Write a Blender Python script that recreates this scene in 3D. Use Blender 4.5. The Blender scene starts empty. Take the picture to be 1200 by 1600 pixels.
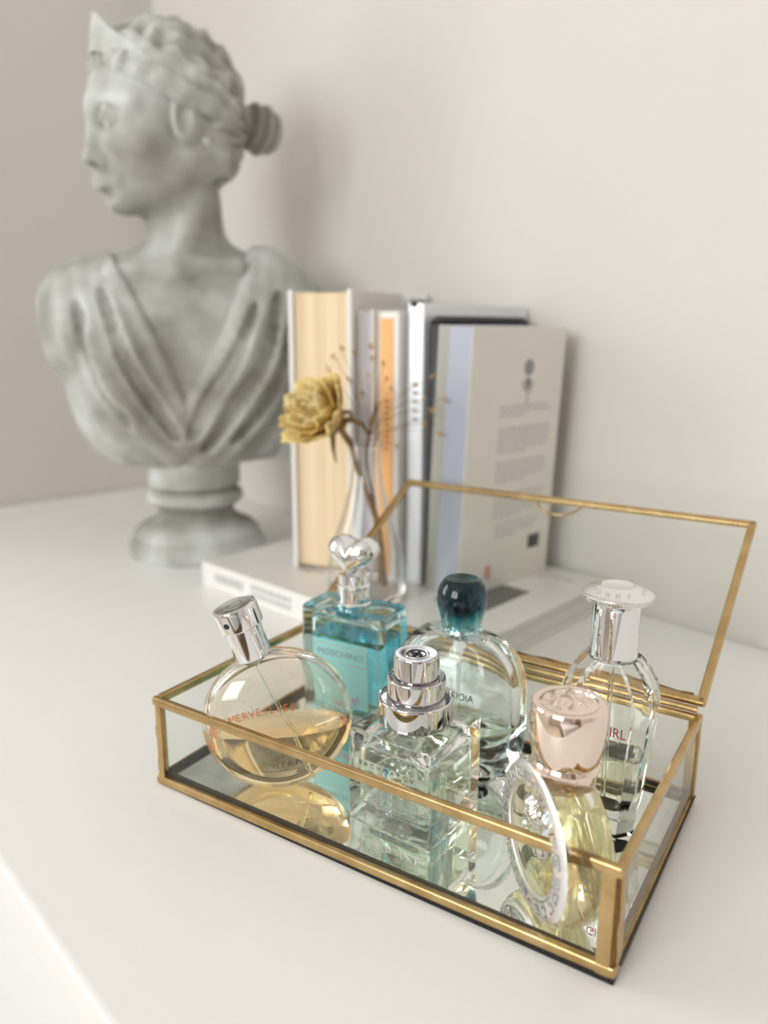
import bpy, bmesh, math, random
import numpy as np
from mathutils import Vector, Matrix
S = bpy.context.scene
COL = S.collection
R = math.radians
random.seed(7)

# ------------------------------------------------------------------ camera
cam_d = bpy.data.cameras.new('camera'); cam = bpy.data.objects.new('camera', cam_d); COL.objects.link(cam)
rows = ((0.681389, 0.731913, 0.003537), (-0.169077, 0.1527, 0.973702), (0.712125, -0.664068, 0.227798))
m4 = Matrix.Identity(4)
for c in range(3):
    for r in range(3): m4[r][c] = rows[c][r]
m4[2][3] = 0.23
cam.matrix_world = m4
cam_d.sensor_fit = 'VERTICAL'; cam_d.sensor_height = 36.0; cam_d.sensor_width = 27.0
cam_d.lens = 27.464; cam_d.clip_start = 0.01; cam_d.clip_end = 60
cam_d.dof.use_dof = True; cam_d.dof.focus_distance = 0.345; cam_d.dof.aperture_fstop = 5.2
S.camera = cam

# ------------------------------------------------------------------ world, lights, exposure
world = bpy.data.worlds.new('sky'); S.world = world; world.use_nodes = True
bg = world.node_tree.nodes['Background']; bg.inputs[0].default_value = (0.80, 0.90, 1.0, 1); bg.inputs[1].default_value = 1.5
def area(name, loc, rot, sx, sy, power, col):
    d = bpy.data.lights.new(name, 'AREA'); d.shape = 'RECTANGLE'; d.size = sx; d.size_y = sy; d.energy = power; d.color = col
    o = bpy.data.objects.new(name, d); COL.objects.link(o); o.location = loc; o.rotation_euler = rot; return o
area('window_daylight', (-1.30, -0.46, 0.46), (0, R(-90), 0), 0.80, 0.60, 9, (1.0, 0.99, 0.985))
area('added_fill_daylight', (0.0, -2.56, 0.9), (R(90), 0, 0), 1.5, 1.3, 45, (0.97, 0.975, 1.0))  # fill light added behind the camera, out of view
S.view_settings.view_transform = 'Standard'; S.view_settings.look = 'None'
S.view_settings.exposure = 0.20; S.view_settings.gamma = 1.0; S.view_settings.use_curve_mapping = False
cy = S.cycles
cy.max_bounces = 48; cy.transmission_bounces = 48; cy.glossy_bounces = 24; cy.diffuse_bounces = 5; cy.transparent_max_bounces = 24
cy.caustics_refractive = True; cy.caustics_reflective = True; cy.blur_glossy = 0.6
cy.sample_clamp_indirect = 6.0
cy.use_denoising = True
try: cy.denoiser = 'OPENIMAGEDENOISE'
except Exception: pass

# ------------------------------------------------------------------ materials
def mat(name, col=(.8, .8, .8), rough=.5, metal=0., trans=0., ior=1.45, spec=None, alpha=1., coat=0.):
    m = bpy.data.materials.new(name); m.use_nodes = True
    b = m.node_tree.nodes['Principled BSDF']
    b.inputs['Base Color'].default_value = (*col, 1); b.inputs['Roughness'].default_value = rough
    b.inputs['Metallic'].default_value = metal; b.inputs['Transmission Weight'].default_value = trans
    b.inputs['IOR'].default_value = ior; b.inputs['Alpha'].default_value = alpha; b.inputs['Coat Weight'].default_value = coat
    if spec is not None: b.inputs['Specular IOR Level'].default_value = spec
    return m
def nd(m, t, **kw):
    n = m.node_tree.nodes.new(t)
    for k, v in kw.items(): setattr(n, k, v)
    return n
def lk(m, a, b): m.node_tree.links.new(a, b)
def pb(m): return m.node_tree.nodes['Principled BSDF']
def noise_col(m, c1, c2, scale, detail=4., coord='Object', lo=.35, hi=.65):
    tc = nd(m, 'ShaderNodeTexCoord'); n = nd(m, 'ShaderNodeTexNoise'); n.inputs['Scale'].default_value = scale; n.inputs['Detail'].default_value = detail
    r = nd(m, 'ShaderNodeValToRGB'); r.color_ramp.elements[0].position = lo; r.color_ramp.elements[1].position = hi
    r.color_ramp.elements[0].color = (*c1, 1); r.color_ramp.elements[1].color = (*c2, 1)
    lk(m, tc.outputs[coord], n.inputs['Vector']); lk(m, n.outputs['Fac'], r.inputs['Fac']); lk(m, r.outputs['Color'], pb(m).inputs['Base Color'])
    return tc, n, r
def noise_bump(m, scale, strength, dist=.001, detail=3.):
    tc = nd(m, 'ShaderNodeTexCoord'); n = nd(m, 'ShaderNodeTexNoise'); n.inputs['Scale'].default_value = scale; n.inputs['Detail'].default_value = detail
    b = nd(m, 'ShaderNodeBump'); b.inputs['Strength'].default_value = strength; b.inputs['Distance'].default_value = dist
    lk(m, tc.outputs['Object'], n.inputs['Vector']); lk(m, n.outputs['Fac'], b.inputs['Height']); lk(m, b.outputs['Normal'], pb(m).inputs['Normal'])
def thin_glass(name, tint):
    m = bpy.data.materials.new(name); m.use_nodes = True; nt = m.node_tree; nt.nodes.clear()
    o = nd(m, 'ShaderNodeOutputMaterial'); t = nd(m, 'ShaderNodeBsdfTransparent'); g = nd(m, 'ShaderNodeBsdfGlossy'); x = nd(m, 'ShaderNodeMixShader'); lw = nd(m, 'ShaderNodeLayerWeight'); lw.inputs['Blend'].default_value = .5
    pw = nd(m, 'ShaderNodeMath', operation='POWER'); pw.inputs[1].default_value = 5.0; f = nd(m, 'ShaderNodeMath', operation='MULTIPLY_ADD'); f.inputs[1].default_value = .80; f.inputs[2].default_value = .030
    lk(m, lw.outputs['Facing'], pw.inputs[0]); lk(m, pw.outputs[0], f.inputs[0]); t.inputs['Color'].default_value = (*tint, 1); g.inputs['Roughness'].default_value = 0.0
    lk(m, f.outputs[0], x.inputs[0]); lk(m, t.outputs[0], x.inputs[1]); lk(m, g.outputs[0], x.inputs[2]); lk(m, x.outputs[0], o.inputs[0])
    return m
def glass(name, col=(1, 1, 1), ior=1.48, rough=0.0): return mat(name, col, rough, 0, 1.0, ior)
def liquid(name, col, dens, surf=(1, 1, 1), ior=1.36):
    m = mat(name, surf, 0.0, 0, 1.0, ior)
    v = nd(m, 'ShaderNodeVolumeAbsorption'); v.inputs['Color'].default_value = (*col, 1); v.inputs['Density'].default_value = dens
    lk(m, v.outputs[0], m.node_tree.nodes['Material Output'].inputs['Volume'])
    return m
M = {}
M['wall'] = mat('painted_wall', (.71, .665, .625), .9); noise_bump(M['wall'], 160, .08, .0006)
M['ceiling'] = mat('ceiling_paint', (.86, .84, .81), .9)
M['floor'] = mat('pale_wood_floor', (.66, .58, .49), .5); noise_col(M['floor'], (.60, .52, .43), (.74, .66, .57), 6)
M['white_wood'] = mat('white_lacquer', (.89, .872, .855), .36); noise_bump(M['white_wood'], 420, .10, .0004)
M['white_edge'] = mat('white_edge_band', (.88, .88, .88), .3)
M['frame'] = mat('window_paint', (.85, .85, .85), .4)
M['door'] = mat('door_wood', (.20, .12, .07), .45)
M['cloth'] = mat('bed_linen', (.8, .8, .82), .9)
M['brass'] = mat('brushed_brass', (.62, .42, .16), .22, 1.0); noise_col(M['brass'], (.46, .31, .135), (.64, .46, .225), 90, lo=.3, hi=.7); noise_bump(M['brass'], 500, .12, .0003)
M['brass_dark'] = mat('oxidised_solder', (.24, .13, .05), .42, 1.0); noise_bump(M['brass_dark'], 700, .4, .0006)
M['black'] = mat('black_felt', (.012, .011, .010), .85); noise_bump(M['black'], 900, .4, .0006)
M['dark_line'] = mat('dark_shade_and_seam', (.03, .022, .016), .5)  # colours the painted shade lines inside the box and its outer seam
M['pane'] = thin_glass('clear_pane', (.972, .984, .970))
M['mirror'] = mat('mirror_glass', (.86, .88, .84), .0, 1.0)
M['chrome'] = mat('chrome', (.86, .87, .88), .03, 1.0)
M['chrome_dark'] = mat('smoked_chrome', (.72, .71, .72), .04, 1.0)
M['silver_soft'] = mat('satin_silver', (.90, .90, .91), .22, 1.0)
M['silver_white'] = mat('bright_satin_silver', (.93, .92, .92), .34, 1.0)
M['rose_gold'] = mat('pale_rose_gold', (.93, .78, .68), .045, 1.0)
M['tube'] = glass('tube_plastic', (.96, .96, .95), 1.30)
M['glass'] = glass('clear_glass', (.985, .99, .985))
M['ink_black'] = mat('black_print', (.02, .02, .025), .5)
M['ink_brown'] = mat('brown_black_print', (.06, .05, .03), .5)
M['ink_orange'] = mat('orange_print', (.62, .16, .05), .5)
M['ink_red'] = mat('red_print', (.62, .02, .08), .5)
M['ink_grey'] = mat('grey_print', (.30, .30, .30), .6)
M['ink_lightgrey'] = mat('pale_grey_print', (.50, .49, .48), .6)
M['ink_pink'] = mat('pink_print', (.75, .18, .45), .5)
M['ink_green'] = mat('dark_green_print', (.05, .16, .10), .5)

# ------------------------------------------------------------------ mesh helpers
def link(name, me, material=None, parent=None):
    o = bpy.data.objects.new(name, me); COL.objects.link(o)
    if material is not None: me.materials.append(material)
    if parent is not None: o.parent = parent
    return o
def from_data(name, v, f, material=None, parent=None, smooth=40):
    me = bpy.data.meshes.new(name); me.from_pydata([tuple(p) for p in v], [], f); me.update()
    return finish(name, me, material, parent, smooth)
def finish(name, me, material, parent, smooth=40, recalc=False):
    if smooth:
        me.polygons.foreach_set('use_smooth', [True] * len(me.polygons))
        if smooth < 180: me.set_sharp_from_angle(angle=R(smooth))
    o = link(name, me, material, parent)
    if smooth and smooth < 60: o.modifiers.new('weighted_normal', 'WEIGHTED_NORMAL').keep_sharp = True
    return o
def from_bm(name, bm, material=None, parent=None, smooth=40):
    me = bpy.data.meshes.new(name); bm.to_mesh(me); bm.free(); me.update()
    return finish(name, me, material, parent, smooth)
def add_box(bm, c, s, bev=0., seg=2, M4=None):
    r = bmesh.ops.create_cube(bm, size=1.0, matrix=Matrix.Translation(c) @ Matrix.Diagonal((s[0], s[1], s[2], 1)))
    vs = r['verts']
    if bev > 0:
        es = list({e for v in vs for e in v.link_edges})
        n = bmesh.ops.bevel(bm, geom=es, offset=bev, segments=seg, profile=.6, affect='EDGES')
        vs = list({v for f in n['faces'] for v in f.verts} | {v for v in vs if v.is_valid})
    if M4 is not None: bmesh.ops.transform(bm, matrix=M4, verts=vs)
    return vs
def box(name, c, s, material, parent=None, bev=0., seg=2, M4=None, smooth=40):
    bm = bmesh.new(); add_box(bm, c, s, bev, seg, M4); return from_bm(name, bm, material, parent, smooth)
def add_bar(bm, a, b, w, hgt, up=(0, 0, 1), bev=0., seg=2):
    """square bar from a to b, w across, hgt along up"""
    a, b, up = Vector(a), Vector(b), Vector(up); d = b - a; L = d.length; x = d.normalized(); y = up.cross(x).normalized(); z = x.cross(y)
    m = Matrix((x, y, z)).transposed().to_4x4(); m.translation = (a + b) / 2
    return add_box(bm, (0, 0, 0), (L, w, hgt), bev, seg, m)
def bar(name, a, b, w, hgt, material, parent=None, up=(0, 0, 1), bev=0., seg=2):
    bm = bmesh.new(); add_bar(bm, a, b, w, hgt, up, bev, seg); return from_bm(name, bm, material, parent)
def lathe_data(prof, n=48, M4=None, closed=False, off=0):
    """prof: list of (r,z); r=0 ends become poles"""
    v, f, rings = [], [], []
    for r, z in prof:
        if r <= 1e-9: rings.append([len(v)]); v.append((0, 0, z))
        else:
            rings.append(list(range(len(v), len(v) + n)))
            v += [(r * math.cos(2 * math.pi * k / n), r * math.sin(2 * math.pi * k / n), z) for k in range(n)]
    pairs = list(zip(rings[:-1], rings[1:]))
    if closed: pairs.append((rings[-1], rings[0]))
    for a, b in pairs:
        for k in range(n):
            k2 = (k + 1) % n
            if len(a) == 1 and len(b) == 1: continue
            if len(a) == 1: f.append((a[0], b[k2], b[k]))
            elif len(b) == 1: f.append((a[k], a[k2], b[0]))
            else: f.append((a[k], a[k2], b[k2], b[k]))
    if M4 is not None: v = [tuple(M4 @ Vector(p)) for p in v]
    if off: f = [tuple(i + off for i in q) for q in f]
    return v, f
def lathe(name, prof, material, parent=None, n=48, M4=None, smooth=35, closed=False):
    v, f = lathe_data(prof, n, M4, closed); return from_data(name, v, f, material, parent, smooth)
def tube_data(pts, r, n=8, off=0):
    pts = [Vector(p) for p in pts]; rr = r if isinstance(r, (list, tuple)) else [r] * len(pts)
    v, f = [], []; prev = None
    for i, p in enumerate(pts):
        t = (pts[min(i + 1, len(pts) - 1)] - pts[max(i - 1, 0)]).normalized()
        if prev is None: u = t.orthogonal().normalized()
        else: u = (prev - t * prev.dot(t)).normalized()
        w = t.cross(u); prev = u
        v += [tuple(p + rr[i] * (math.cos(2 * math.pi * k / n) * u + math.sin(2 * math.pi * k / n) * w)) for k in range(n)]
    for i in range(len(pts) - 1):
        for k in range(n):
            k2 = (k + 1) % n; f.append((off + i * n + k, off + i * n + k2, off + (i + 1) * n + k2, off + (i + 1) * n + k))
    f.append(tuple(off + k for k in range(n))[::-1]); f.append(tuple(off + (len(pts) - 1) * n + k for k in range(n)))
    return v, f
def tube(name, pts, r, material, parent=None, n=8):
    v, f = tube_data(pts, r, n); return from_data(name, v, f, material, parent, 60)
def spline(pts, k=8):
    pts = [Vector(p) for p in pts]; out = []
    for i in range(len(pts) - 1):
        p0, p1, p2, p3 = pts[max(i - 1, 0)], pts[i], pts[i + 1], pts[min(i + 2, len(pts) - 1)]
        for j in range(k):
            t = j / k; out.append(.5 * ((2 * p1) + (p2 - p0) * t + (2 * p0 - 5 * p1 + 4 * p2 - p3) * t * t + (3 * p1 - p0 - 3 * p2 + p3) * t ** 3))
    out.append(pts[-1]); return out
def loft_data(secs, flip=False, cap=True, off=0):
    n = len(secs[0]); v = [tuple(p) for s in secs for p in s]; f = []
    for i in range(len(secs) - 1):
        for k in range(n):
            k2 = (k + 1) % n; f.append((off + i * n + k, off + i * n + k2, off + (i + 1) * n + k2, off + (i + 1) * n + k))
    if cap: f.append(tuple(off + k for k in range(n))[::-1]); f.append(tuple(off + (len(secs) - 1) * n + k for k in range(n)))
    if flip: f = [q[::-1] for q in f]
    return v, f
def shell(name, outer, inner, material, parent):
    """closed outer loft plus an inward-facing inner cavity, one glass wall"""
    v, f = loft_data(outer); v2, f2 = loft_data(inner, True, True, len(v))
    return from_data(name, v + v2, f + f2, material, parent, 35)
def thing(name, label, cat, loc=(0, 0, 0), rotz=0., group=None):
    o = bpy.data.objects.new(name, None); COL.objects.link(o); o.location = loc; o.rotation_euler = (0, 0, rotz); o.empty_display_size = .02
    o['label'] = label; o['category'] = cat
    if group: o['group'] = group
    return o
def struct(o, **k): o['kind'] = 'structure'; return o
def text_mesh(txt, size, depth=.0, align='CENTER', spacing=1.0):
    c = bpy.data.curves.new('text', 'FONT'); c.body = txt; c.size = size; c.align_x = align; c.align_y = 'CENTER'; c.extrude = depth; c.space_character = spacing; c.resolution_u = 3
    o = bpy.data.objects.new('text', c); COL.objects.link(o); bpy.context.view_layer.update()
    me = bpy.data.meshes.new_from_object(o.evaluated_get(bpy.context.evaluated_depsgraph_get())); bpy.data.objects.remove(o); bpy.data.curves.remove(c)
    return me
def text(name, txt, size, M4, material, parent, fn=None, align='CENTER', spacing=1.0, sx=1.0):
    me = text_mesh(txt, size, 0, align, spacing)
    for v in me.vertices:
        p = Vector((v.co.x * sx, v.co.y, 0))
        if fn: p = fn(p)
        v.co = M4 @ p
    me.materials.clear(); me.update()
    return link(name, me, material, parent)
def frame(o, x, y, z):
    m = Matrix((Vector(x), Vector(y), Vector(z))).transposed().to_4x4(); m.translation = Vector(o); return m

# ------------------------------------------------------------------ room shell
LEAN = .085   # the left wall is out of plumb in the photograph
XL, XR, YB, YF, ZC, ZF = -1.082, 2.2, .577, -2.42, 1.72, -.80
T = .12
def wall_with_opening(name, axis, pos, lo, hi, op, outward):
    """axis 'x': wall plane x=pos, spans y lo..hi; op=(a0,a1,z0,z1)"""
    bm = bmesh.new(); a0, a1, z0, z1 = op
    for (p, q, zz0, zz1) in ((lo, a0, ZF, ZC), (a1, hi, ZF, ZC), (a0, a1, ZF, z0), (a0, a1, z1, ZC)):
        c = (pos + outward * T / 2, (p + q) / 2, (zz0 + zz1) / 2); s = (T, q - p, zz1 - zz0)
        if axis == 'y': c = (c[1], c[0], c[2]); s = (s[1], s[0], s[2])
        add_box(bm, c, s)
    return struct(from_bm(name, bm, M['wall'], None, 0))
wl = wall_with_opening('wall_left', 'x', XL, YF - T, YB + T, (-.80, -.12, .04, .90), -1)
wall_with_opening('wall_front', 'y', YF, XL, XR, (-.76, .76, .22, 1.56), -1)
struct(box('wall_back', ((XL + XR) / 2, YB + T / 2, (ZF + ZC) / 2), (XR - XL, T, ZC - ZF), M['wall'], smooth=0))
struct(box('wall_right', (XR + T / 2, (YF + YB) / 2, (ZF + ZC) / 2), (T, YB - YF + 2 * T, ZC - ZF), M['wall'], smooth=0))
struct(box('floor', ((XL + XR) / 2, (YF + YB) / 2, ZF - .05), (XR - XL + 2 * T, YB - YF + 2 * T, .1), M['floor'], smooth=0))
struct(box('ceiling', ((XL + XR) / 2, (YF + YB) / 2, ZC + .05), (XR - XL + 2 * T, YB - YF + 2 * T, .1), M['ceiling'], smooth=0))
for v_ in wl.data.vertices: v_.co.x -= LEAN * v_.co.z
def window(name, axis, pos, a0, a1, z0, z1):
    bm = bmesh.new(); w = .055
    def pc(a, b, zz0, zz1, dep=.05):
        c = (pos, (a + b) / 2, (zz0 + zz1) / 2); s = (dep, b - a, zz1 - zz0)
        if axis == 'y': c = (c[1], c[0], c[2]); s = (s[1], s[0], s[2])
        add_box(bm, c, s, .004)
    pc(a0, a0 + w, z0, z1); pc(a1 - w, a1, z0, z1); pc(a0, a1, z0, z0 + w); pc(a0, a1, z1 - w, z1); pc((a0 + a1) / 2 - .03, (a0 + a1) / 2 + .03, z0, z1, .045)
    o = struct(from_bm(name, bm, M['frame']))
    for p, q in ((a0 + w, (a0 + a1) / 2 - .03), ((a0 + a1) / 2 + .03, a1 - w)):
        c = (pos, (p + q) / 2, (z0 + z1) / 2); s = (.004, q - p, z1 - z0 - 2 * w)
        if axis == 'y': c = (c[1], c[0], c[2]); s = (s[1], s[0], s[2])
        box('pane', c, s, M['pane'], o)
    return o
w1 = window('window_1', 'x', XL - .06, -.80, -.12, .04, .90)
for o_ in (w1, *w1.children):
    for v_ in o_.data.vertices: v_.co.x -= LEAN * v_.co.z
window('added_window', 'y', YF - .06, -.76, .76, .22, 1.56)  # unseen window, added for fill and for chrome and glass to reflect
d = struct(box('added_door', (XR - .02, -1.2, .22), (.04, .85, 2.04), M['door'], bev=.004))  # unseen door, added as a dark shape for the chrome to reflect
box('door_handle', (XR - .07, -.86, .15), (.06, .12, .02), M['chrome'], d, .006)
struct(box('baseboard_back', ((XL + XR) / 2, YB - .008, ZF + .05), (XR - XL, .016, .1), M['frame'], bev=.003))

# ------------------------------------------------------------------ dresser (its top carries the scene)
dr = thing('dresser', 'wide white lacquered dresser whose top carries everything, set against the wall', 'dresser', (0, 0, ZF))
YE = .0800
box('top_panel', ((XL + .55) / 2 + .001, (YE + YB) / 2, -.0125 - ZF), (.55 - XL - .004, YB - YE - .002, .025), M['white_wood'], dr, .0034, 2)
box('carcass', ((XL + .14 + .545) / 2, (YE + .024 + YB) / 2, (ZF - .025) / 2 - ZF), (.545 - XL - .14, YB - YE - .03, -.0255 - ZF), M['white_edge'], dr)
for i in range(2):
    for k in range(3):
        x0 = -.95 + i * .745; z1 = -.030 - k * .25
        dw = box('drawer', (x0 + .365, YE + .013, z1 - .121 - ZF), (.735, .018, .242), M['white_edge'], dr, .002)
        box('handle', (x0 + .365, YE - .006, z1 - .05 - ZF), (.14, .02, .012), M['chrome'], dw, .004)

# unseen bed, added behind the camera for the bright metal to mirror
bed = thing('bed', 'bed with rumpled white linen added out of view across the room for the metal to mirror', 'bed', (1.0, -1.45, ZF))
box('frame', (0, 0, .18), (1.5, 1.5, .18), M['door'], bed, .01); box('mattress', (0, 0, .39), (1.46, 1.46, .24), M['cloth'], bed, .05, 4)
for s in (-.36, .36): box('pillow', (s, -.5, .57), (.6, .36, .13), M['cloth'], bed, .06, 4)

# ------------------------------------------------------------------ brass and glass box
BYAW = R(14.296); BO = Vector((-0.34484, 0.16239, 0))
def b2w(x, y, z=0.): # millimetres in the box frame to world metres
    c, s = math.cos(BYAW), math.sin(BYAW); x, y = x / 1000, y / 1000
    return Vector((BO.x + c * x - s * y, BO.y + s * x + c * y, z / 1000))
X0, X1, Y0, Y1, H = -.0008, .2375, -.0005, .1335, .0487
bx = thing('jewelry_box', 'open brass framed glass box with mirrored floor holding the perfume bottles', 'jewelry box', BO, BYAW)
MZ = .0042
box('base_board', ((X0 + X1) / 2, (Y0 + Y1) / 2, .0014), (X1 - X0 - .001, Y1 - Y0 - .001, .0028), M['black'], bx, .0004)
box('mirror_floor', ((X0 + X1) / 2, (Y0 + Y1) / 2, (.0028 + MZ) / 2), (X1 - X0 - .006, Y1 - Y0 - .006, MZ - .0028), M['mirror'], bx, .0003)
box('pane', ((X0 + X1) / 2, Y0 + .0016, H / 2), (X1 - X0 - .004, .0018, H - .004), M['pane'], bx)
box('pane', ((X0 + X1) / 2, Y1 - .0016, H / 2), (X1 - X0 - .004, .0018, H - .004), M['pane'], bx)
box('pane', (X0 + .0016, (Y0 + Y1) / 2, H / 2), (.0018, Y1 - Y0 - .004, H - .004), M['pane'], bx)
box('pane', (X1 - .0016, (Y0 + Y1) / 2, H / 2), (.0018, Y1 - Y0 - .004, H - .004), M['pane'], bx)
RW = .0046
def came(a, b, up, w=.0034, hh=RW, bev=.0011): return bar('rail', a, b, w, hh, M['brass'], bx, up, bev, 3)
zt = H - RW / 2
came((X0, Y0 + .0017, zt), (X1, Y0 + .0017, zt), (0, 0, 1)); came((X0, Y1 - .0017, zt), (X1 - .001, Y1 - .0017, zt), (0, 0, 1), .0034, .0036)
came((X0 + .0017, Y0 + .003, zt), (X0 + .0017, Y1, zt), (0, 0, 1)); came((X1 - .0017, Y0 + .003, zt), (X1 - .0017, Y1, zt), (0, 0, 1))
# bottom rails; the front one sits a little proud of the black base towards its right end
came((X0, Y0 + .0014, .0028), (X1, Y0 + .0014, .0054), (0, 0, 1), .0034, .0044); came((X0, Y1 - .0017, .0050), (X1, Y1 - .0017, .0050), (0, 0, 1))
came((X0 + .0017, Y0, .0032), (X0 + .0017, Y1, .0050), (0, 0, 1)); came((X1 - .0017, Y0, .0046), (X1 - .0017, Y1, .0032), (0, 0, 1), .0034, .0036)
# each upright is two flat strips, one per pane, with a dark soldered groove between them
for cx, cyy, sx, sy in ((X0, Y0, 1, 1), (X1, Y0, -1, 1), (X1, Y1, -1, -1), (X0, Y1, 1, -1)):
    w = .0056 if (sx, sy) == (-1, 1) else .0042
    box('upright', (cx + sx * (w / 2 + .0020), cyy + sy * .0014, H / 2 + .0008), (w, .0032, H - .004), M['brass'], bx, .0008, 2)
    box('upright', (cx + sx * .0014, cyy + sy * (w / 2 + .0020), H / 2 + .0008), (.0032, w, H - .004), M['brass'], bx, .0008, 2)
    bm = bmesh.new(); n = 9
    v, f = tube_data([(cx + sx * (.0018 + .0002 * math.sin(i * 2.1)), cyy + sy * (.0018 + .0002 * math.cos(i * 1.7)), .003 + (H - .006) * i / n) for i in range(n + 1)], [.0011 + .0003 * math.sin(i * 1.3) for i in range(n + 1)], 8)
    bm.free(); from_data('solder_seam', v, f, M['brass_dark'], bx, 60)
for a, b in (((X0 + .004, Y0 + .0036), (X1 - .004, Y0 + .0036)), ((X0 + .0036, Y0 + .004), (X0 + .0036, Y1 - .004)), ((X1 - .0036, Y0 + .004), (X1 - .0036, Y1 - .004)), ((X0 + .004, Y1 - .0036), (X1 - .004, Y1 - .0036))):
    bar('shade_line', (*a, .0056), (*b, .0062), .0012, .0026, M['dark_line'], bx)  # dark strips standing in for the shadow gap inside the bottom rails
bar('outer_seam', (X1 + .0003, Y0 + .004, .0068), (X1 + .0003, Y1 - .002, .0052), .0006, .0009, M['dark_line'], bx)
# lid leaning far back on its hinge
LA = R(30.0); ly = Vector((0, math.cos(LA), math.sin(LA))); lz = Vector((0, -math.sin(LA), math.cos(LA))); lo = Vector((0, Y1 + .0005, H + .0042)); LW = .134
def lp(x, t, n=0): return lo + Vector((x, 0, 0)) + ly * t + lz * n
lm = frame(lo, (1, 0, 0), ly, lz)
box('lid_pane', ((X0 + X1) / 2, LW / 2, 0), (X1 - X0 - .004, LW - .004, .0018), M['pane'], bx, 0, 1, lm)
for a, b in ((lp(X0, .0018), lp(X1, .0018)), (lp(X0, LW - .0018), lp(X1, LW - .0018)), (lp(X0 + .0018, 0), lp(X0 + .0018, LW)), (lp(X1 - .0018, 0), lp(X1 - .0018, LW))):
    bar('lid_rail', a, b, .0044, .0034, M['brass'], bx, lz, .0010, 3)
tube('hinge_rod', [(X0 + .004, Y1 - .0004, H + .0014), (X1 - .003, Y1 - .0004, H + .0014)], .0016, M['brass'], bx, 12)
v, f = tube_data([(X0 + .002 + (X1 - X0 - .008) * i / 30, *(lp(0, .0042 + .0003 * math.sin(i * 2.3), .0016).yz)) for i in range(31)], [.0005 + .0003 * math.sin(i * 1.9) for i in range(31)], 6)
from_data('solder_seam', v, f, M['brass_dark'], bx, 60)
xm = .1195
tube('lid_ring', [lp(xm - .0155 * math.cos(math.pi * k / 24), LW - .002 - .0145 * math.sin(math.pi * k / 24), .0010) for k in range(25)], .0007, M['brass'], bx, 8)

# ------------------------------------------------------------------ bottle helpers
def sup(n, a, b, p, z, cx=0, cyy=0):
    """superellipse section"""
    out = []
    for k in range(n):
        t = 2 * math.pi * (k + .5) / n; c, s = math.cos(t), math.sin(t)
        out.append((cx + a * math.copysign(abs(c) ** (2 / p), c), cyy + b * math.copysign(abs(s) ** (2 / p), s), z))
    return out
def poly_sec(pts, z, sc=1.0, per=6):
    """polygon section with points along each side (so lofts stay facetted)"""
    out = []
    for i in range(len(pts)):
        a, b = pts[i], pts[(i + 1) % len(pts)]
        for k in range(per):
            t = k / per; out.append(((a[0] + (b[0] - a[0]) * t) * sc, (a[1] + (b[1] - a[1]) * t) * sc, z))
    return out
def cut_liquid(name, v, f, level_co, level_no, material, parent):
    bm = bmesh.new(); vs = [bm.verts.new(p) for p in v]
    for q in f: bm.faces.new([vs[i] for i in q])
    bm.normal_update()
    r = bmesh.ops.bisect_plane(bm, geom=bm.verts[:] + bm.edges[:] + bm.faces[:], plane_co=level_co, plane_no=level_no, clear_outer=True, dist=1e-7)
    ed = [e for e in bm.edges if e.is_boundary]
    bmesh.ops.holes_fill(bm, edges=ed, sides=0); bmesh.ops.recalc_face_normals(bm, faces=bm.faces[:])
    return from_bm(name, bm, material, parent, 35)

# ------------------------------------------------------------------ 1. tilted round bottle with amber scent
t1 = thing('perfume_bottle', 'tilted round clear bottle half full of golden scent under a silver spray cap', 'perfume bottle', b2w(57, 29.5, MZ * 1000))
nrm = Vector((math.cos(R(-33)), math.sin(R(-33)), 0)); dpl = Vector((-nrm.y, nrm.x, 0))
tl = R(18); up = Vector((0, 0, 1)) * math.cos(tl) - dpl * math.sin(tl); rt = dpl * math.cos(tl) + Vector((0, 0, 1)) * math.sin(tl)
C1 = Vector((0, 0, .0366))
F1 = frame(C1, rt, up, nrm)          # x right, y along the cap axis, z out of the face
Rr, Tt = .0372, .0172
def lens_h(r, R_=Rr, T_=Tt, p=2.35, q=2.1): return T_ * max(0., 1 - (min(r, R_) / R_) ** p) ** (1 / q)
def lens(R_, T_, flip=False, n=72, m=16, off=0):
    prof = [(0, -T_)] + [(R_ * math.sin(math.pi / 2 * i / m), -lens_h(R_ * math.sin(math.pi / 2 * i / m), R_, T_)) for i in range(1, m)] + [(R_, 0)]
    prof += [(r, -z) for r, z in prof[-2::-1]]
    v, f = lathe_data(prof, n, F1, False, off)
    if flip: f = [q[::-1] for q in f]
    return v, f
v, f = lens(Rr, Tt)
bm = bmesh.new(); vs = [bm.verts.new(p) for p in v]; [bm.faces.new([vs[i] for i in q]) for q in f]
bmesh.ops.bisect_plane(bm, geom=bm.verts[:] + bm.edges[:] + bm.faces[:], plane_co=(0, 0, .0003), plane_no=(0, 0, -1), clear_outer=True, dist=1e-7)
bmesh.ops.holes_fill(bm, edges=[e for e in bm.edges if e.is_boundary], sides=0); bmesh.ops.recalc_face_normals(bm, faces=bm.faces[:])
v2, f2 = lens(.0342, .0136, True); vs = [bm.verts.new(p) for p in v2]; [bm.faces.new([vs[i] for i in q]) for q in f2]
M['amber_glass'] = glass('clear_glass_warm', (1.0, .975, .93))
from_bm('glass_body', bm, M['amber_glass'], t1, 50)
M['amber'] = liquid('amber_scent', (1.0, .70, .07), 30, (1.0, .985, .92))
v, f = lens(.0344, .0138); cut_liquid('scent', v, f, (0, 0, .0335), (0, 0, 1), M['amber'], t1)
yl = frame(F1 @ Vector((0, 0, 0)), rt, -nrm, up)   # z along the cap axis
lathe('collar', [(0, .0335), (.0062, .0335), (.0066, .034), (.0066, .0368), (0, .0368)], M['tube'], t1, 32, yl)
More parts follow.
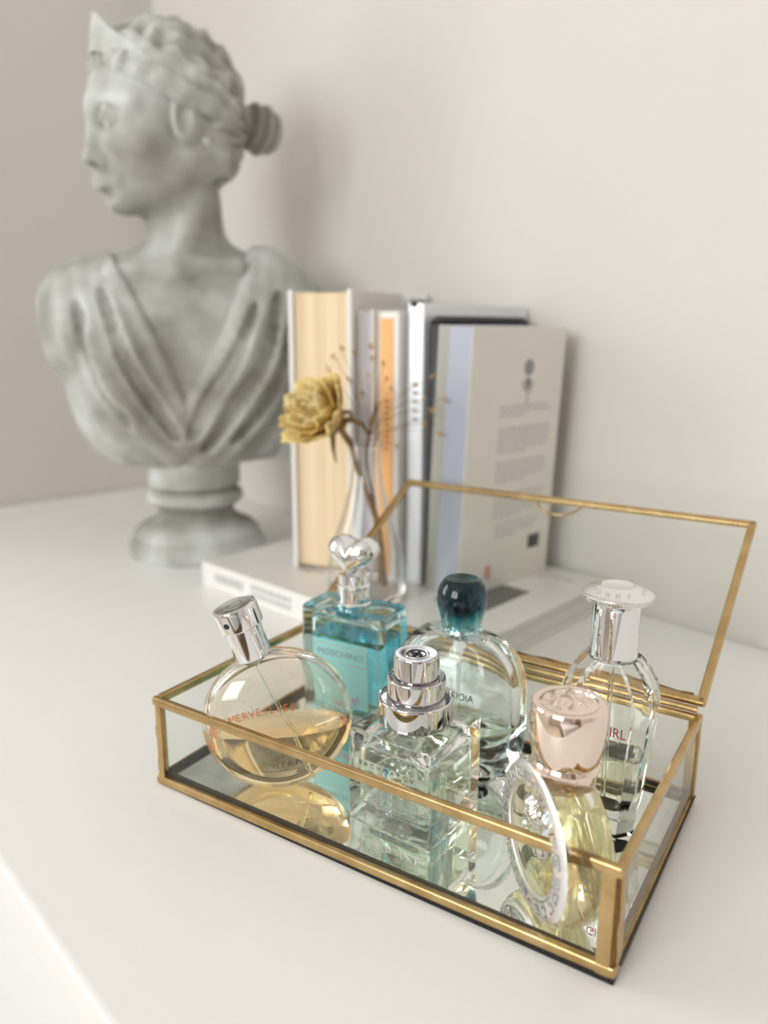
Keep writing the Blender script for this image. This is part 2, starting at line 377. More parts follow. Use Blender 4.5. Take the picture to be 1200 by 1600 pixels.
cap = lathe('spray_cap', [(0, .0358), (.0083, .0358), (.0092, .0366), (.0092, .0520), (.0096, .0522), (.0108, .0527), (.0110, .0533), (.0110, .0622), (.0104, .0634), (.0094, .0638), (.0088, .0634), (0, .0633)], M['chrome'], t1, 56, yl)
lathe('top_emblem', [(.0030, .0634), (.0042, .0637), (.0050, .0634)], M['chrome_dark'], cap, 32, yl)
hol = nrm * math.cos(R(30)) - rt * math.sin(R(30)); hp = F1 @ Vector((0, .0578, 0)) + hol * .01085
lathe('spray_hole', [(0, .0003), (.0013, .0003), (.0016, 0), (0, -.0002)], M['ink_black'], cap, 20, frame(hp, hol.orthogonal().normalized(), hol.cross(hol.orthogonal().normalized()), hol))
tube('dip_tube', [F1 @ Vector(p) for p in ((0, .0335, 0), (.0015, .015, .001), (.0045, -.008, .0015), (.005, -.0318, .001))], .0010, M['tube'], t1, 10)
def face1(u, w): return Vector((u, w, lens_h(math.hypot(u, w)) + .00012))
def s2f(px, py): # offset on the face (upright frame) to the tilted face frame
    u, z = px, py; return (u * math.cos(tl) + z * math.sin(tl), -u * math.sin(tl) + z * math.cos(tl))
arc = spline([(-.0315, -.0220, 0), (-.0325, -.0080, 0), (-.0292, .0025, 0), (-.0200, .0085, 0), (-.006, .0125, 0), (.008, .0132, 0)], 40)
al = [0]
for i in range(1, len(arc)): al.append(al[-1] + (arc[i] - arc[i - 1]).length)
def letters_along(word, size, material, name):
    acc_v, acc_f = [], []
    for i, ch in enumerate(word):
        if ch == ' ': continue
        s = al[-1] * (i + .5) / len(word); j = max(k for k in range(len(al)) if al[k] <= s); j = min(j, len(arc) - 2)
        p = arc[j].lerp(arc[j + 1], (s - al[j]) / (al[j + 1] - al[j])); tg = (arc[j + 1] - arc[j]).normalized(); nn = Vector((-tg.y, tg.x, 0))
        me = text_mesh(ch, size); o = len(acc_v)
        for vv in me.vertices:
            q = p + tg * vv.co.x + nn * vv.co.y; acc_v.append(tuple(F1 @ face1(*s2f(q.x, q.y))))
        acc_f += [tuple(o + k for k in pl.vertices) for pl in me.polygons]; bpy.data.meshes.remove(me)
    return from_data(name, acc_v, acc_f, material, t1, 0)
letters_along("L'EAU DES MERVEILLES", .0052, M['ink_orange'], 'front_lettering')
def upright_face(v): return face1(*s2f(v.x, v.y))
text('name_lettering', 'HERM\u00c8S', .0048, F1, M['ink_brown'], t1, lambda p: upright_face(Vector((p.x + .0065, p.y - .0165 + p.x * .10, 0))), spacing=1.35)
for k in range(3): text('small_emblem', ('o', '~', 'x')[k], .0030, F1, M['ink_grey'], t1, lambda p, k=k: upright_face(Vector((p.x - .0085 + k * .0022, p.y - .0175, 0))))
random.seed(3); sv, sf = [], []
for k in range(34):
    u = random.uniform(-.012, .016); w = random.uniform(.002, .027) if k < 22 else random.uniform(-.022, -.008)
    if math.hypot(u, w) > .03: continue
    q = F1 @ face1(u, w); r_ = random.uniform(.00018, .0004); o = len(sv)
    sv += [tuple(q + rt * r_), tuple(q + up * r_ * .8), tuple(q - rt * r_), tuple(q - up * r_ * .8)]; sf.append((o, o + 1, o + 2, o + 3))
sp = from_data('printed_specks', sv, sf, M['ink_grey'], t1, 0); sp['kind'] = 'stuff'

# ------------------------------------------------------------------ 2. teal rectangular bottle with heart cap
t2 = thing('perfume_bottle', 'rectangular turquoise bottle with a silver heart shaped cap, behind the tilted round bottle', 'perfume bottle', b2w(49, 108, MZ * 1000), BYAW + R(4))
M['teal_glass'] = glass('turquoise_glass', (.75, .955, .975)); M['teal_liq'] = liquid('turquoise_scent', (.02, .66, .775), 40, (.80, .985, 1.0))
HB = .071
def rsec(a, b, z, rad=.004, n=6):
    out = []
    for cx, cyy, a0 in ((a - rad, b - rad, 0), (-(a - rad), b - rad, 90), (-(a - rad), -(b - rad), 180), (a - rad, -(b - rad), 270)):
        for k in range(n + 1):
            t = R(a0 + 90 * k / n); out.append((cx + rad * math.cos(t), cyy + rad * math.sin(t), z))
    return out
out = [rsec(.0262, .0132, 0, .003), rsec(.0278, .0148, .0008, .0036), rsec(.028, .015, .002), rsec(.028, .015, HB - .002), rsec(.0274, .0144, HB - .0006, .0036), rsec(.026, .013, HB, .003)]
inn = [rsec(.0195, .0085, .008), rsec(.0225, .0105, .0095), rsec(.0225, .0105, HB - .008), rsec(.020, .009, HB - .0055, .004), rsec(.007, .006, HB - .003, .004)]
shell('glass_body', out, inn, M['teal_glass'], t2)
v, f = loft_data([[(x * 1.006, y * 1.012, z - (.0002 if z < .01 else 0)) for x, y, z in s] for s in inn])
cut_liquid('scent', v, f, (0, 0, HB - .0165), (0, 0, 1), M['teal_liq'], t2)
M['label_teal'] = mat('pale_turquoise_label', (.46, .86, .82), .45, alpha=.72)
box('front_label', (-.0005, -.01525, .0335), (.0365, .0003, .039), M['label_teal'], t2, 0)
f2_ = frame((-.0005, -.0155, .0455), (1, 0, 0), (0, 0, 1), (0, -1, 0))
text('name_lettering', 'MOSCHINO', .0052, f2_, M['ink_grey'], t2, sx=1.1)
bm = bmesh.new()
for c, s in (((0, 0, .0505), (.034, .0001, .0004)), ((0, 0, .0400), (.034, .0001, .0004)), ((-.017, 0, .0452), (.0004, .0001, .0108)), ((.017, 0, .0452), (.0004, .0001, .0108))): add_box(bm, (c[0], -.01545, c[2]), s)
from_bm('label_frame', bm, M['ink_lightgrey'], t2, 0)
text('signature_lettering', 'Funny!', .0062, frame((.004, -.0155, .0185), (math.cos(.2), 0, math.sin(.2)), (-math.sin(.2), 0, math.cos(.2)), (0, -1, 0)), M['ink_pink'], t2)
hc = lathe('heart_cap', [(0, HB - .001), (.0098, HB - .001), (.0102, HB + .0003), (.0102, HB + .0022), (.0094, HB + .0030), (.0092, HB + .0105), (.0099, HB + .0112), (.0100, HB + .0130), (.0092, HB + .0138), (.0090, HB + .0190), (0, HB + .0215)], M['chrome'], t2, 48)
# heart: each ring of the lens is a heart outline
def heart_pt(t):
    x = 16 * math.sin(t) ** 3; y = 13 * math.cos(t) - 5 * math.cos(2 * t) - 2 * math.cos(3 * t) - math.cos(4 * t); return x / 16.5, (y + 2.3) / 16.5
hv, hf = [], []; nH, mH = 64, 14; rings = []
for i in range(mH + 1):
    ph = math.pi * i / mH; sc = math.sin(ph) ** .72; yy = -math.cos(ph) * .0105
    if i in (0, mH): rings.append([len(hv)]); hv.append((0, yy, HB + .0295)); continue
    rings.append(list(range(len(hv), len(hv) + nH)))
    for k in range(nH):
        x, z = heart_pt(2 * math.pi * k / nH); hv.append((x * sc * .0162, yy, HB + .0285 + z * sc * .0145))
for a, b in zip(rings[:-1], rings[1:]):
    for k in range(nH):
        k2 = (k + 1) % nH
        if len(a) == 1: hf.append((a[0], b[k], b[k2]))
        elif len(b) == 1: hf.append((a[k2], a[k], b[0]))
        else: hf.append((a[k2], a[k], b[k], b[k2]))
bm = bmesh.new(); vs = [bm.verts.new(p) for p in hv]; [bm.faces.new([vs[i] for i in q]) for q in hf]; bmesh.ops.recalc_face_normals(bm, faces=bm.faces[:])
from_bm('heart', bm, M['chrome'], hc, 75)
tube('dip_tube', [(0, 0, HB - .003), (.001, 0, .04), (.003, 0, .011)], .0011, M['tube'], t2, 10)

# ------------------------------------------------------------------ 3. clear cube bottle with stepped chrome cap
t3 = thing('perfume_bottle', 'clear cube shaped glass bottle with a three stepped chrome spray cap', 'perfume bottle', b2w(126, 47.5, MZ * 1000), BYAW + R(-2.5))
M['pale_liq'] = liquid('pale_green_scent', (.80, .93, .62), 9, (.985, 1.0, .97))
HC = .0482; HA = .0228
out = [rsec(HA - .0016, HA - .0016, 0, .0012), rsec(HA - .0003, HA - .0003, .0004, .0016), rsec(HA, HA, .0014, .0018), rsec(HA, HA, HC - .0030, .0018), rsec(HA - .0004, HA - .0004, HC - .0018, .0018), rsec(HA - .0018, HA - .0018, HC - .0008, .0016), rsec(.0120, .0120, HC, .006)]
inn = [rsec(.0150, .0150, .0078, .006), rsec(.0182, .0182, .0092, .005), rsec(.0188, .0188, .012, .005), rsec(.0188, .0188, HC - .0125, .005), rsec(.0178, .0178, HC - .0095, .006), rsec(.013, .013, HC - .006, .008), rsec(.0065, .0065, HC - .0022, .0064)]
shell('glass_body', out, inn, M['glass'], t3)
v, f = loft_data([[(x * 1.006, y * 1.006, z - (.0002 if z < .01 else 0)) for x, y, z in s] for s in inn])
cut_liquid('scent', v, f, (0, 0, HC - .0165), (0, 0, 1), M['pale_liq'], t3)
lathe('spray_cap', [(0, HC - .0002), (.0168, HC - .0002), (.0176, HC + .0005), (.0178, HC + .0108), (.0174, HC + .0116), (.0168, HC + .0118), (.0164, HC + .0115), (.0162, HC + .0103), (.0139, HC + .0101),
     (.0137, HC + .0108), (.0138, HC + .0208), (.0134, HC + .0216), (.0129, HC + .0217), (.0126, HC + .0214), (.0124, HC + .0202), (.0108, HC + .0200), (.0106, HC + .0206), (.0106, HC + .0318), (.0102, HC + .0326), (.0096, HC + .0327), (.0062, HC + .0323), (0, HC + .0323)], M['chrome_dark'], t3, 64)
bm = bmesh.new()
em = t3.children[-1]
lathe('top_emblem', [(.0052, HC + .0324), (.0056, HC + .0329), (.0060, HC + .0324)], M['chrome'], em, 40, None, 35)
lathe('top_emblem', [(.0040, HC + .0324), (.0043, HC + .0328), (.0046, HC + .0324)], M['ink_black'], em, 40)
bmr = bmesh.new()
for a in range(4):
    c, s = math.cos(a * math.pi / 2), math.sin(a * math.pi / 2); add_bar(bmr, (.0008 * c, .0008 * s, HC + .0325), (.0030 * c, .0030 * s, HC + .0325), .0011, .0006)
add_box(bmr, (0, 0, HC + .0325), (.0014, .0014, .0008)); from_bm('cross_emblem', bmr, M['ink_black'], em, 0); bm.free()
tube('dip_tube', [(0, 0, HC - .002), (.0006, 0, .03), (-.002, .001, .0098)], .0012, M['tube'], t3, 10)
fA = frame((0, -HA - .0001, 0), (1, 0, 0), (0, 0, 1), (0, -1, 0)); fB = frame((0, HA + .0001, 0), (1, 0, 0), (0, 0, 1), (0, -1, 0))
def plan3(dx, dz): return lambda p: Vector((p.x + dx, p.y + dz, 0))
text('name_lettering', 'BACHMAKOV', .0033, fA, M['ink_black'], t3, plan3(-.0012, .0312), spacing=1.75)
text('company_lettering', 'The Different', .0042, fA, M['ink_grey'], t3, plan3(-.003, .0180)); text('company_lettering', 'Company', .0042, fA, M['ink_grey'], t3, plan3(-.003, .0137))
text('volume_lettering', 'e 50 ml', .0021, fA, M['ink_grey'], t3, plan3(-.002, .0085))
bm = bmesh.new()
for a in range(6):
    c, s = math.cos(a * math.pi / 3), math.sin(a * math.pi / 3); add_bar(bm, (-.002, -HA - .0001, .0062), (-.002 + .0022 * c, -HA - .0001, .0062 + .0022 * s), .0004, .0002)
bm.free()

# ------------------------------------------------------------------ 4. arched clear bottle with dark teal dome cap
t4 = thing('perfume_bottle', 'arched clear bottle with a dark teal dome cap and little pale green scent left', 'perfume bottle', b2w(121.5, 101, MZ * 1000), BYAW + R(2))
M['aqua_glass'] = glass('aqua_glass', (.95, .992, .992)); M['aqua_liq'] = liquid('aqua_scent', (.66, .93, .74), 16, (.96, 1.0, .97))
HD = .0735
def arch(a, b, z0, z1, n=14, p=2.6, rb=.018, ra=.030):
    """sections of an upright arched slab: rounded base, domed shoulders"""
    o = []
    for i in range(n):
        t = i / (n - 1); z = z0 + (z1 - z0) * (0.5 - .5 * math.cos(math.pi * t)); zz = z - z0; hh = z1 - z0; w = a
        if zz < rb: w = a - (rb - math.sqrt(max(0, rb * rb - (rb - zz) ** 2))) * .62
        if zz > hh - ra: q = min(.985, (zz - (hh - ra)) / ra); w = (a - ra * .70) + ra * .70 * math.sqrt(1 - q * q)
        d = b * (1 - .55 * max(0, (zz - (hh - ra * .7)) / (ra * .7)) ** 2) * (1 - .12 * max(0, 1 - zz / (rb * .5)) ** 2)
        o.append(sup(56, w, d, p, z))
    return o
out = arch(.0362, .0168, 0, HD, 24, 2.8, .020, .030); inn = arch(.0290, .0095, .015, HD - .005, 20, 2.4, .018, .026)
shell('glass_body', out, inn, M['aqua_glass'], t4)
v, f = loft_data([[(x * 1.006, y * 1.015, z - (.0002 if z < .015 else 0)) for x, y, z in s] for s in inn])
cut_liquid('scent', v, f, (0, 0, .0275), (0, 0, 1), M['aqua_liq'], t4)
lathe('spray_pump', [(0, HD - .012), (.0030, HD - .012), (.0036, HD - .006), (.0052, HD - .004), (.0052, HD + .010), (0, HD + .010)], M['silver_soft'], t4, 28)
M['dome'] = glass('dark_teal_glass', (.1, .3, .35), 1.46)
tc = nd(M['dome'], 'ShaderNodeTexCoord'); sx_ = nd(M['dome'], 'ShaderNodeSeparateXYZ'); rp = nd(M['dome'], 'ShaderNodeValToRGB'); mr = nd(M['dome'], 'ShaderNodeMapRange')
mr.inputs['From Min'].default_value = HD - .001; mr.inputs['From Max'].default_value = HD + .027
rp.color_ramp.elements[0].position = .08; rp.color_ramp.elements[0].color = (.62, .86, .86, 1); rp.color_ramp.elements[1].position = .56; rp.color_ramp.elements[1].color = (.003, .030, .050, 1)
e_ = rp.color_ramp.elements.new(.36); e_.color = (.10, .40, .45, 1)
lk(M['dome'], tc.outputs['Object'], sx_.inputs[0]); lk(M['dome'], sx_.outputs['Z'], mr.inputs['Value']); lk(M['dome'], mr.outputs[0], rp.inputs['Fac']); lk(M['dome'], rp.outputs[0], pb(M['dome']).inputs['Base Color'])
v, f = lathe_data([(0, HD + .0005), (.0106, HD + .0005), (.0112, HD + .0012), (.0112, HD + .0022), (.0107, HD + .0028), (.0108, HD + .0060), (.0118, HD + .0098), (.0128, HD + .0140), (.0131, HD + .0175), (.0128, HD + .0210), (.0117, HD + .0246), (.0100, HD + .0272), (.0084, HD + .0282), (.0072, HD + .0280), (.0060, HD + .0268), (0, HD + .0262)], 56)
v2, f2 = lathe_data([(0, HD + .0010), (.0070, HD + .0010), (.0070, HD + .0130), (.0050, HD + .0150), (0, HD + .0150)], 56, None, False, len(v))
from_data('dome_cap', v + v2, f + [q[::-1] for q in f2], M['dome'], t4, 40)
tube('dip_tube', [(0, 0, HD - .012), (.0004, 0, .045), (.001, 0, .0145)], .0011, M['tube'], t4, 10)
def slab_y(p): # follow the bowed front
    return Vector((p.x, p.y, 0))
def f4(p):
    w = .0362; yb = .0168 * max(.05, 1 - (min(abs(p.x), w * .98) / w) ** 2.6) ** (1 / 2.6); return Vector((p.x, p.y, yb + .00015))
f4m = frame((0, 0, 0), (1, 0, 0), (0, 0, 1), (0, -1, 0))
text('name_lettering', 'ACQUA di GIOIA', .0056, f4m, M['ink_black'], t4, lambda p: f4(Vector((p.x - .0030, p.y + .0445, 0))), sx=.86)

# ------------------------------------------------------------------ 5. facetted clear bottle with silver flared cap
t5 = thing('perfume_bottle', 'tall facetted clear bottle whose silver cap flares into a white knurled disc', 'perfume bottle', b2w(203.5, 91, MZ * 1000), BYAW + R(4))
M['lemon_liq'] = liquid('pale_lemon_scent', (.88, .88, .42), 12, (.99, 1.0, .96))
HT = .0835
def octa(a, b, ch): return [(a, -b + ch), (a, b - ch), (a - ch, b), (-a + ch, b), (-a, b - ch), (-a, -b + ch), (-a + ch, -b), (a - ch, -b)]
o8 = lambda a, b, ch, z: poly_sec(octa(a, b, ch), z, 1.0, 4)
out = [o8(.0145, .0110, .0055, 0), o8(.0155, .0118, .006, .0012), o8(.0175, .0130, .0066, .020), o8(.0198, .0142, .0074, .045), o8(.0212, .0147, .0078, .062), o8(.0210, .0146, .0078, .066), o8(.0192, .0138, .0074, .0725), o8(.0158, .0122, .007, .0790), o8(.0118, .0108, .0064, HT)]
inn = [o8(.0110, .0078, .004, .0110), o8(.0138, .0097, .005, .020), o8(.0165, .0108, .0052, .045), o8(.0178, .0112, .0055, .061), o8(.0166, .0106, .0055, .0685), o8(.0124, .0094, .005, .0765), o8(.0080, .0076, .0042, HT - .001)]
shell('glass_body', out, inn, M['glass'], t5); t5.children[-1].data.set_sharp_from_angle(angle=R(14))
v, f = loft_data([[(x * 1.008, y * 1.01, z - (.0002 if z < .01 else 0)) for x, y, z in s] for s in inn])
cut_liquid('scent', v, f, (0, 0, .0365), (0, 0, 1), M['lemon_liq'], t5)
cp = lathe('spray_cap', [(0, HT - .0012), (0.01075, HT - .0012), (0.01100, HT - .0004), (0.01084, HT + .0005), (0.01067, HT + .0012), (0.01042, HT + .0225), (0.01008, HT + .0250), (0, HT + .0250)], M['chrome'], t5, 64)
lathe('cap_disc', [(0, HT + .0245), (0.00991, HT + .0245), (0.01260, HT + .0266), (0.01495, HT + .0272), (0.01537, HT + .0280), (0.01520, HT + .0290), (0.01386, HT + .0301), (0.00840, HT + .0320), (0.00722, HT + .0326), (0.00655, HT + .0322), (0, HT + .0318)], M['silver_soft'], cp, 72)
bm = bmesh.new()
for k in range(84):
    a = 2 * math.pi * k / 84; add_bar(bm, (.0151 * math.cos(a), .0151 * math.sin(a), HT + .0270), (.0156 * math.cos(a), .0156 * math.sin(a), HT + .0287), .00078, .0009)
kn = from_bm('knurling', bm, M['silver_soft'], cp, 0); kn['kind'] = 'stuff'
def cap_letters(word, a0, da, rad, z, size, par):
    for i, ch in enumerate(word):
        if ch == ' ': continue
        a = R(a0 + da * i); me = text_mesh(ch, size); fr = frame((rad * math.cos(a), rad * math.sin(a), z), (-math.sin(a), math.cos(a), 0), (-math.cos(a), -math.sin(a), .12), (0, 0, 1))
        for vv in me.vertices: vv.co = fr @ vv.co
        link('cap_letter', me, M['ink_lightgrey'], par)
cap_letters('TOMMY HILFIGER', -150, 24, .0116, HT + .0318, .0030, cp)
tube('dip_tube', [(0, 0, HT - .001), (0, 0, .05), (.001, 0, .0105)], .0011, M['tube'], t5, 10)
text('name_lettering', 'GIRL', .0068, frame((-.0005, -.01435, .052), (1, 0, 0), (0, .06, 1), (0, -1, 0)), M['ink_red'], t5, align='LEFT', sx=.8)

# ------------------------------------------------------------------ 6. round bottle seen edge on with rose gold cap
t6 = thing('perfume_bottle', 'thick round bottle with silver key patterned medallion and pale rose gold cap', 'perfume bottle', b2w(207, 23, MZ * 1000))
an = R(-120); n6 = Vector((math.cos(an), math.sin(an), 0)); x6 = Vector((-n6.y, n6.x, 0)); C6 = Vector((0, 0, .0325))
F6 = frame(C6, x6, (0, 0, 1), n6)
M['gold_liq'] = liquid('gold_scent', (.93, .86, .38), 17, (1.0, .99, .95))
prof = [(0, -.0125), (.012, -.0122), (.020, -.0112), (.0265, -.0088), (.0302, -.0055), (.0318, -.001), (.0321, .004), (.0318, .008), (.0308, .0105), (.0285, .0122), (.0278, .0124), (.0268, .0118), (.0225, .0118), (.0215, .0112), (0, .0112)]
v, f = lathe_data(prof, 80, F6)
bm = bmesh.new(); vs = [bm.verts.new(p) for p in v]; [bm.faces.new([vs[i] for i in q]) for q in f]
bmesh.ops.bisect_plane(bm, geom=bm.verts[:] + bm.edges[:] + bm.faces[:], plane_co=(0, 0, .0010), plane_no=(0, 0, -1), clear_outer=True, dist=1e-7)
bmesh.ops.holes_fill(bm, edges=[e for e in bm.edges if e.is_boundary], sides=0); bmesh.ops.translate(bm, verts=bm.verts[:], vec=(0, 0, -.0008)); bmesh.ops.recalc_face_normals(bm, faces=bm.faces[:])
iprof = [(0, -.0092), (.014, -.0088), (.022, -.0066), (.0262, -.003), (.0274, .001), (.0272, .0055), (.0255, .0082), (.022, .0088), (0, .0088)]
v2, f2 = lathe_data(iprof, 80, F6); vs = [bm.verts.new(p) for p in v2]; [bm.faces.new([vs[i] for i in q][::-1]) for q in f2]
M['warm_glass'] = glass('clear_glass_faint_warm', (1, .995, .97)); from_bm('glass_body', bm, M['warm_glass'], t6, 40)
v, f = lathe_data([(r * 1.006, z * 1.01) for r, z in iprof], 80, F6); cut_liquid('scent', v, f, (0, 0, .0535), (0, 0, 1), M['gold_liq'], t6)
md = lathe('medallion_ring', [(.0205, .0120), (.0205, .0129), (.0214, .0134), (.0282, .0134), (.0296, .0126), (.0300, .0118), (.0290, .0114), (.0205, .0116)], M['silver_white'], t6, 80, F6, 35, True)
bm = bmesh.new()  # square key fret round the ring
for k in range(22):
    a = 2 * math.pi * k / 22
    def rp_(r, da): return (r * math.cos(a + da), r * math.sin(a + da), .0136)
    for (r0, d0), (r1, d1) in (((.0222, -.12), (.0222, .11)), ((.0222, .11), (.0272, .11)), ((.0272, .11), (.0272, -.07)), ((.0272, -.07), (.0240, -.07)), ((.0240, -.07), (.0240, .045)), ((.0240, .045), (.0256, .045))):
        add_bar(bm, rp_(r0, d0), rp_(r1, d1), .00060, .0006)
bmesh.ops.transform(bm, matrix=F6, verts=bm.verts[:]); kf = from_bm('key_fret', bm, M['chrome_dark'], md, 0); kf['kind'] = 'stuff'
# embossed relief in the medallion centre and on the cap top: an irregular cast surface
def relief(name, rad, fr, hgt, material, parent, seed, n=44):
    random.seed(seed); bl = [(random.uniform(-.75, .75), random.uniform(-.75, .75), random.uniform(.07, .17), random.uniform(.4, 1)) for _ in range(46)]
    vv, ff = [(0, 0, 0)], []; rings = []; m = 22
    for i in range(1, m + 1):
        r = i / m; rings.append(len(vv))
        for k in range(n * 2):
            a = math.pi * k / n; x, y = r * math.cos(a), r * math.sin(a); z = .55 * (1 - r * r)
            for bx_, by_, s_, h_ in bl: z += h_ * .42 * math.exp(-((x - bx_) ** 2 + (y - by_) ** 2) / (s_ * s_))
            for q in range(9):  # locks of hair radiating from an oval face
                pass
            w = math.hypot(x * 1.25, y); z += .30 * max(0, 1 - (w / .42) ** 2) + (.13 * math.sin(a * 13 + r * 9) if .42 < w < .95 else 0)
            vv.append((x * rad, y * rad, z * hgt * (1 if r < .93 else max(0, (1 - r) / .07))))
    vv[0] = (0, 0, vv[1][2])
    for k in range(n * 2): ff.append((0, rings[0] + k, rings[0] + (k + 1) % (n * 2)))
    for a, b in zip(rings[:-1], rings[1:]):
        for k in range(n * 2): k2 = (k + 1) % (n * 2); ff.append((a + k, b + k, b + k2, a + k2))
    vv = [tuple(fr @ Vector(p)) for p in vv]; return from_data(name, vv, ff, material, parent, 180)
relief('medallion_relief', .0125, F6 @ Matrix.Translation((0, .0055, .0112)), .0020, M['chrome'], t6, 5)
text('name_lettering', 'VERSACE', .0050, F6, M['ink_green'], t6, lambda p: Vector((p.x, p.y - .0115, .01135)), spacing=1.05)
text('name_lettering', 'EAU DE PARFUM', .0020, F6, M['ink_green'], t6, lambda p: Vector((p.x, p.y - .0158, .01135)))
ZC6 = .0585
cp6 = lathe('spray_cap', [(0.0000, ZC6 + -0.0035), (0.0108, ZC6 + -0.0035), (0.0118, ZC6 + -0.0020), (0.0121, ZC6 + 0.0020), (0.0122, ZC6 + 0.0045), (0.0131, ZC6 + 0.0052), (0.0132, ZC6 + 0.0062), (0.0128, ZC6 + 0.0070), (0.0124, ZC6 + 0.0078), (0.0128, ZC6 + 0.0090), (0.0136, ZC6 + 0.0120), (0.0144, ZC6 + 0.0170), (0.0148, ZC6 + 0.0225), (0.0148, ZC6 + 0.0265), (0.0145, ZC6 + 0.0298), (0.0139, ZC6 + 0.0310), (0.0132, ZC6 + 0.0312), (0.0112, ZC6 + 0.0309), (0.0000, ZC6 + 0.0309)], M['rose_gold'], t6, 72)
relief('cap_relief', .0111, Matrix.Translation((0, 0, ZC6 + .0310)), .0020, M['rose_gold'], cp6, 8)
tube('dip_tube', [(0, 0, .055), (.0002, 0, .03), (.001, 0, .0085)], .0010, M['tube'], t6, 10)

# ------------------------------------------------------------------ books
M['paper'] = mat('cream_paper', (.86, .70, .48), .85)
def page_lines(m, c1, c2, sc=420, axis=0):
    tc = nd(m, 'ShaderNodeTexCoord'); mp = nd(m, 'ShaderNodeMapping'); n = nd(m, 'ShaderNodeTexNoise'); r = nd(m, 'ShaderNodeValToRGB')
    k = [2, 2, 2]; k[axis] = sc; mp.inputs['Scale'].default_value = k; n.inputs['Scale'].default_value = 1.0; n.inputs['Detail'].default_value = 2
    r.color_ramp.elements[0].position = .3; r.color_ramp.elements[1].position = .7; r.color_ramp.elements[0].color = (*c1, 1); r.color_ramp.elements[1].color = (*c2, 1)
    lk(m, tc.outputs['Object'], mp.inputs[0]); lk(m, mp.outputs[0], n.inputs['Vector']); lk(m, n.outputs[0], r.inputs[0]); lk(m, r.outputs[0], pb(m).inputs['Base Color'])
page_lines(M['paper'], (.78, .58, .36), (.90, .74, .52), 260)
M['pages_grey'] = mat('greyish_pages', (.6, .58, .6), .85); page_lines(M['pages_grey'], (.50, .48, .52), (.66, .64, .68), 320)
M['pages_white'] = mat('white_pages', (.8, .78, .75), .85); page_lines(M['pages_white'], (.66, .64, .62), (.84, .82, .80), 320, 2)
M['cover_white'] = mat('white_cover', (.80, .77, .74), .35)
M['cover_cream'] = mat('offwhite_cover', (.78, .74, .68), .5)
M['cover_orange'] = mat('orange_spine', (.90, .47, .17), .45)
M['cover_silver'] = mat('silvery_cover', (.86, .88, .92), .28, .25)
M['cover_lavender'] = mat('lavender_grey_cover', (.42, .44, .52), .4)
M['cover_taupe'] = mat('taupe_cover', (.40, .38, .34), .5)
M['cover_dark'] = mat('dark_cover', (.045, .042, .045), .5)
M['pages_dark'] = mat('grey_inside_pages', (.36, .35, .34), .8); page_lines(M['pages_dark'], (.27, .26, .25), (.45, .43, .41), 420)
ZB = .0232
def book(label, x0, x1, y0, y1, h, cov, pages, rot=0., fore='pages', group=None, ct=.0022, z0=ZB, lean=0.):
    """standing book, spine or fore edge towards -y; origin at its foot"""
    t = thing('standing_book', label, 'book', ((x0 + x1) / 2, y0, z0), rot, group); t.rotation_euler = (0, lean, rot)
    w = x1 - x0; d = y1 - y0
    for s in (-1, 1): box('cover', (s * (w / 2 - ct / 2), d / 2, h / 2), (ct, d, h), cov, t, .0006, 2)
    if fore == 'spine':
        box('spine', (0, .0015, h / 2), (w - 2 * ct + .0004, .003, h), cov, t, .0004); box('pages', (0, d / 2 + .002, h / 2 - .001), (w - 2 * ct, d - .01, h - .006), pages, t)
    else:
        box('spine', (0, d - .0015, h / 2), (w - 2 * ct + .0004, .003, h), cov, t, .0004); box('pages', (0, d / 2, h / 2), (w - 2 * ct, d - .008, h - .005), pages, t)
    return t
A_ = book('thick cream paged book with white covers, first of the standing row beside the bust', -.5467, -.4889, .4096, .5296, .238, M['cover_white'], M['paper'], R(25), 'pages', ct=.0042)
book('thin book with lavender grey page edges standing between the cream and the orange books', -.4945, -.4762, .431, .545, .2225, M['cover_cream'], M['pages_grey'])
bo = book('slim book with bright orange spine in the middle of the standing row', -.4755, -.4512, .436, .545, .2205, M['cover_white'], M['pages_white'], 0, 'spine')
box('orange_spine_panel', (-.0012, -.0002, .1095), (.0150, .0012, .212), M['cover_orange'], bo, .0003)
bmx = bmesh.new()
for i in range(9): add_box(bmx, (-.0005 + .0006 * (i % 2), -.0009, .150 - i * .0048), (.0060 - .001 * (i % 3), .0003, .0022))
from_bm('spine_print', bmx, mat('brown_print', (.45, .17, .05), .6), bo, 0)
bs = book('glossy silver white book with a dark headband beside the orange spined book', -.4480, -.4312, .443, .572, .2265, M['cover_silver'], M['pages_white'], 0, 'spine')
box('headband', (-.002, .004, .2255), (.009, .008, .006), M['cover_dark'], bs, .001)
bmx = bmesh.new()
for i in range(5): add_box(bmx, (.0005, -.0004, .165 - i * .007), (.006, .0004, .004))
from_bm('spine_print', bmx, M['ink_lightgrey'], bs, 0)
nb = thing('spiral_notebook', 'dark spiral bound notebook squeezed behind the white paperback', 'notebook', (-.4278, .447, ZB))
nb.rotation_euler = (0, R(.8), 0)
box('cover', (-.0022, .058, .107), (.0012, .116, .214), M['cover_dark'], nb, .0004); box('cover', (.0022, .058, .107), (.0012, .116, .214), M['cover_dark'], nb, .0004)
box('pages', (0, .058, .1055), (.0028, .112, .209), M['pages_dark'], nb)
v, f = [], []
for i in range(38):
    c = Vector((0, .004 + i * .0029, .2125)); vv, q = tube_data([c + Vector((.0040 * math.cos(a * math.pi / 6), .0003 * a, .0040 * math.sin(a * math.pi / 6))) for a in range(13)], .00065, 5, len(v)); v += vv; f += q
sc_ = from_data('wire_coil', v, f, M['cover_dark'], nb, 60); sc_['kind'] = 'stuff'
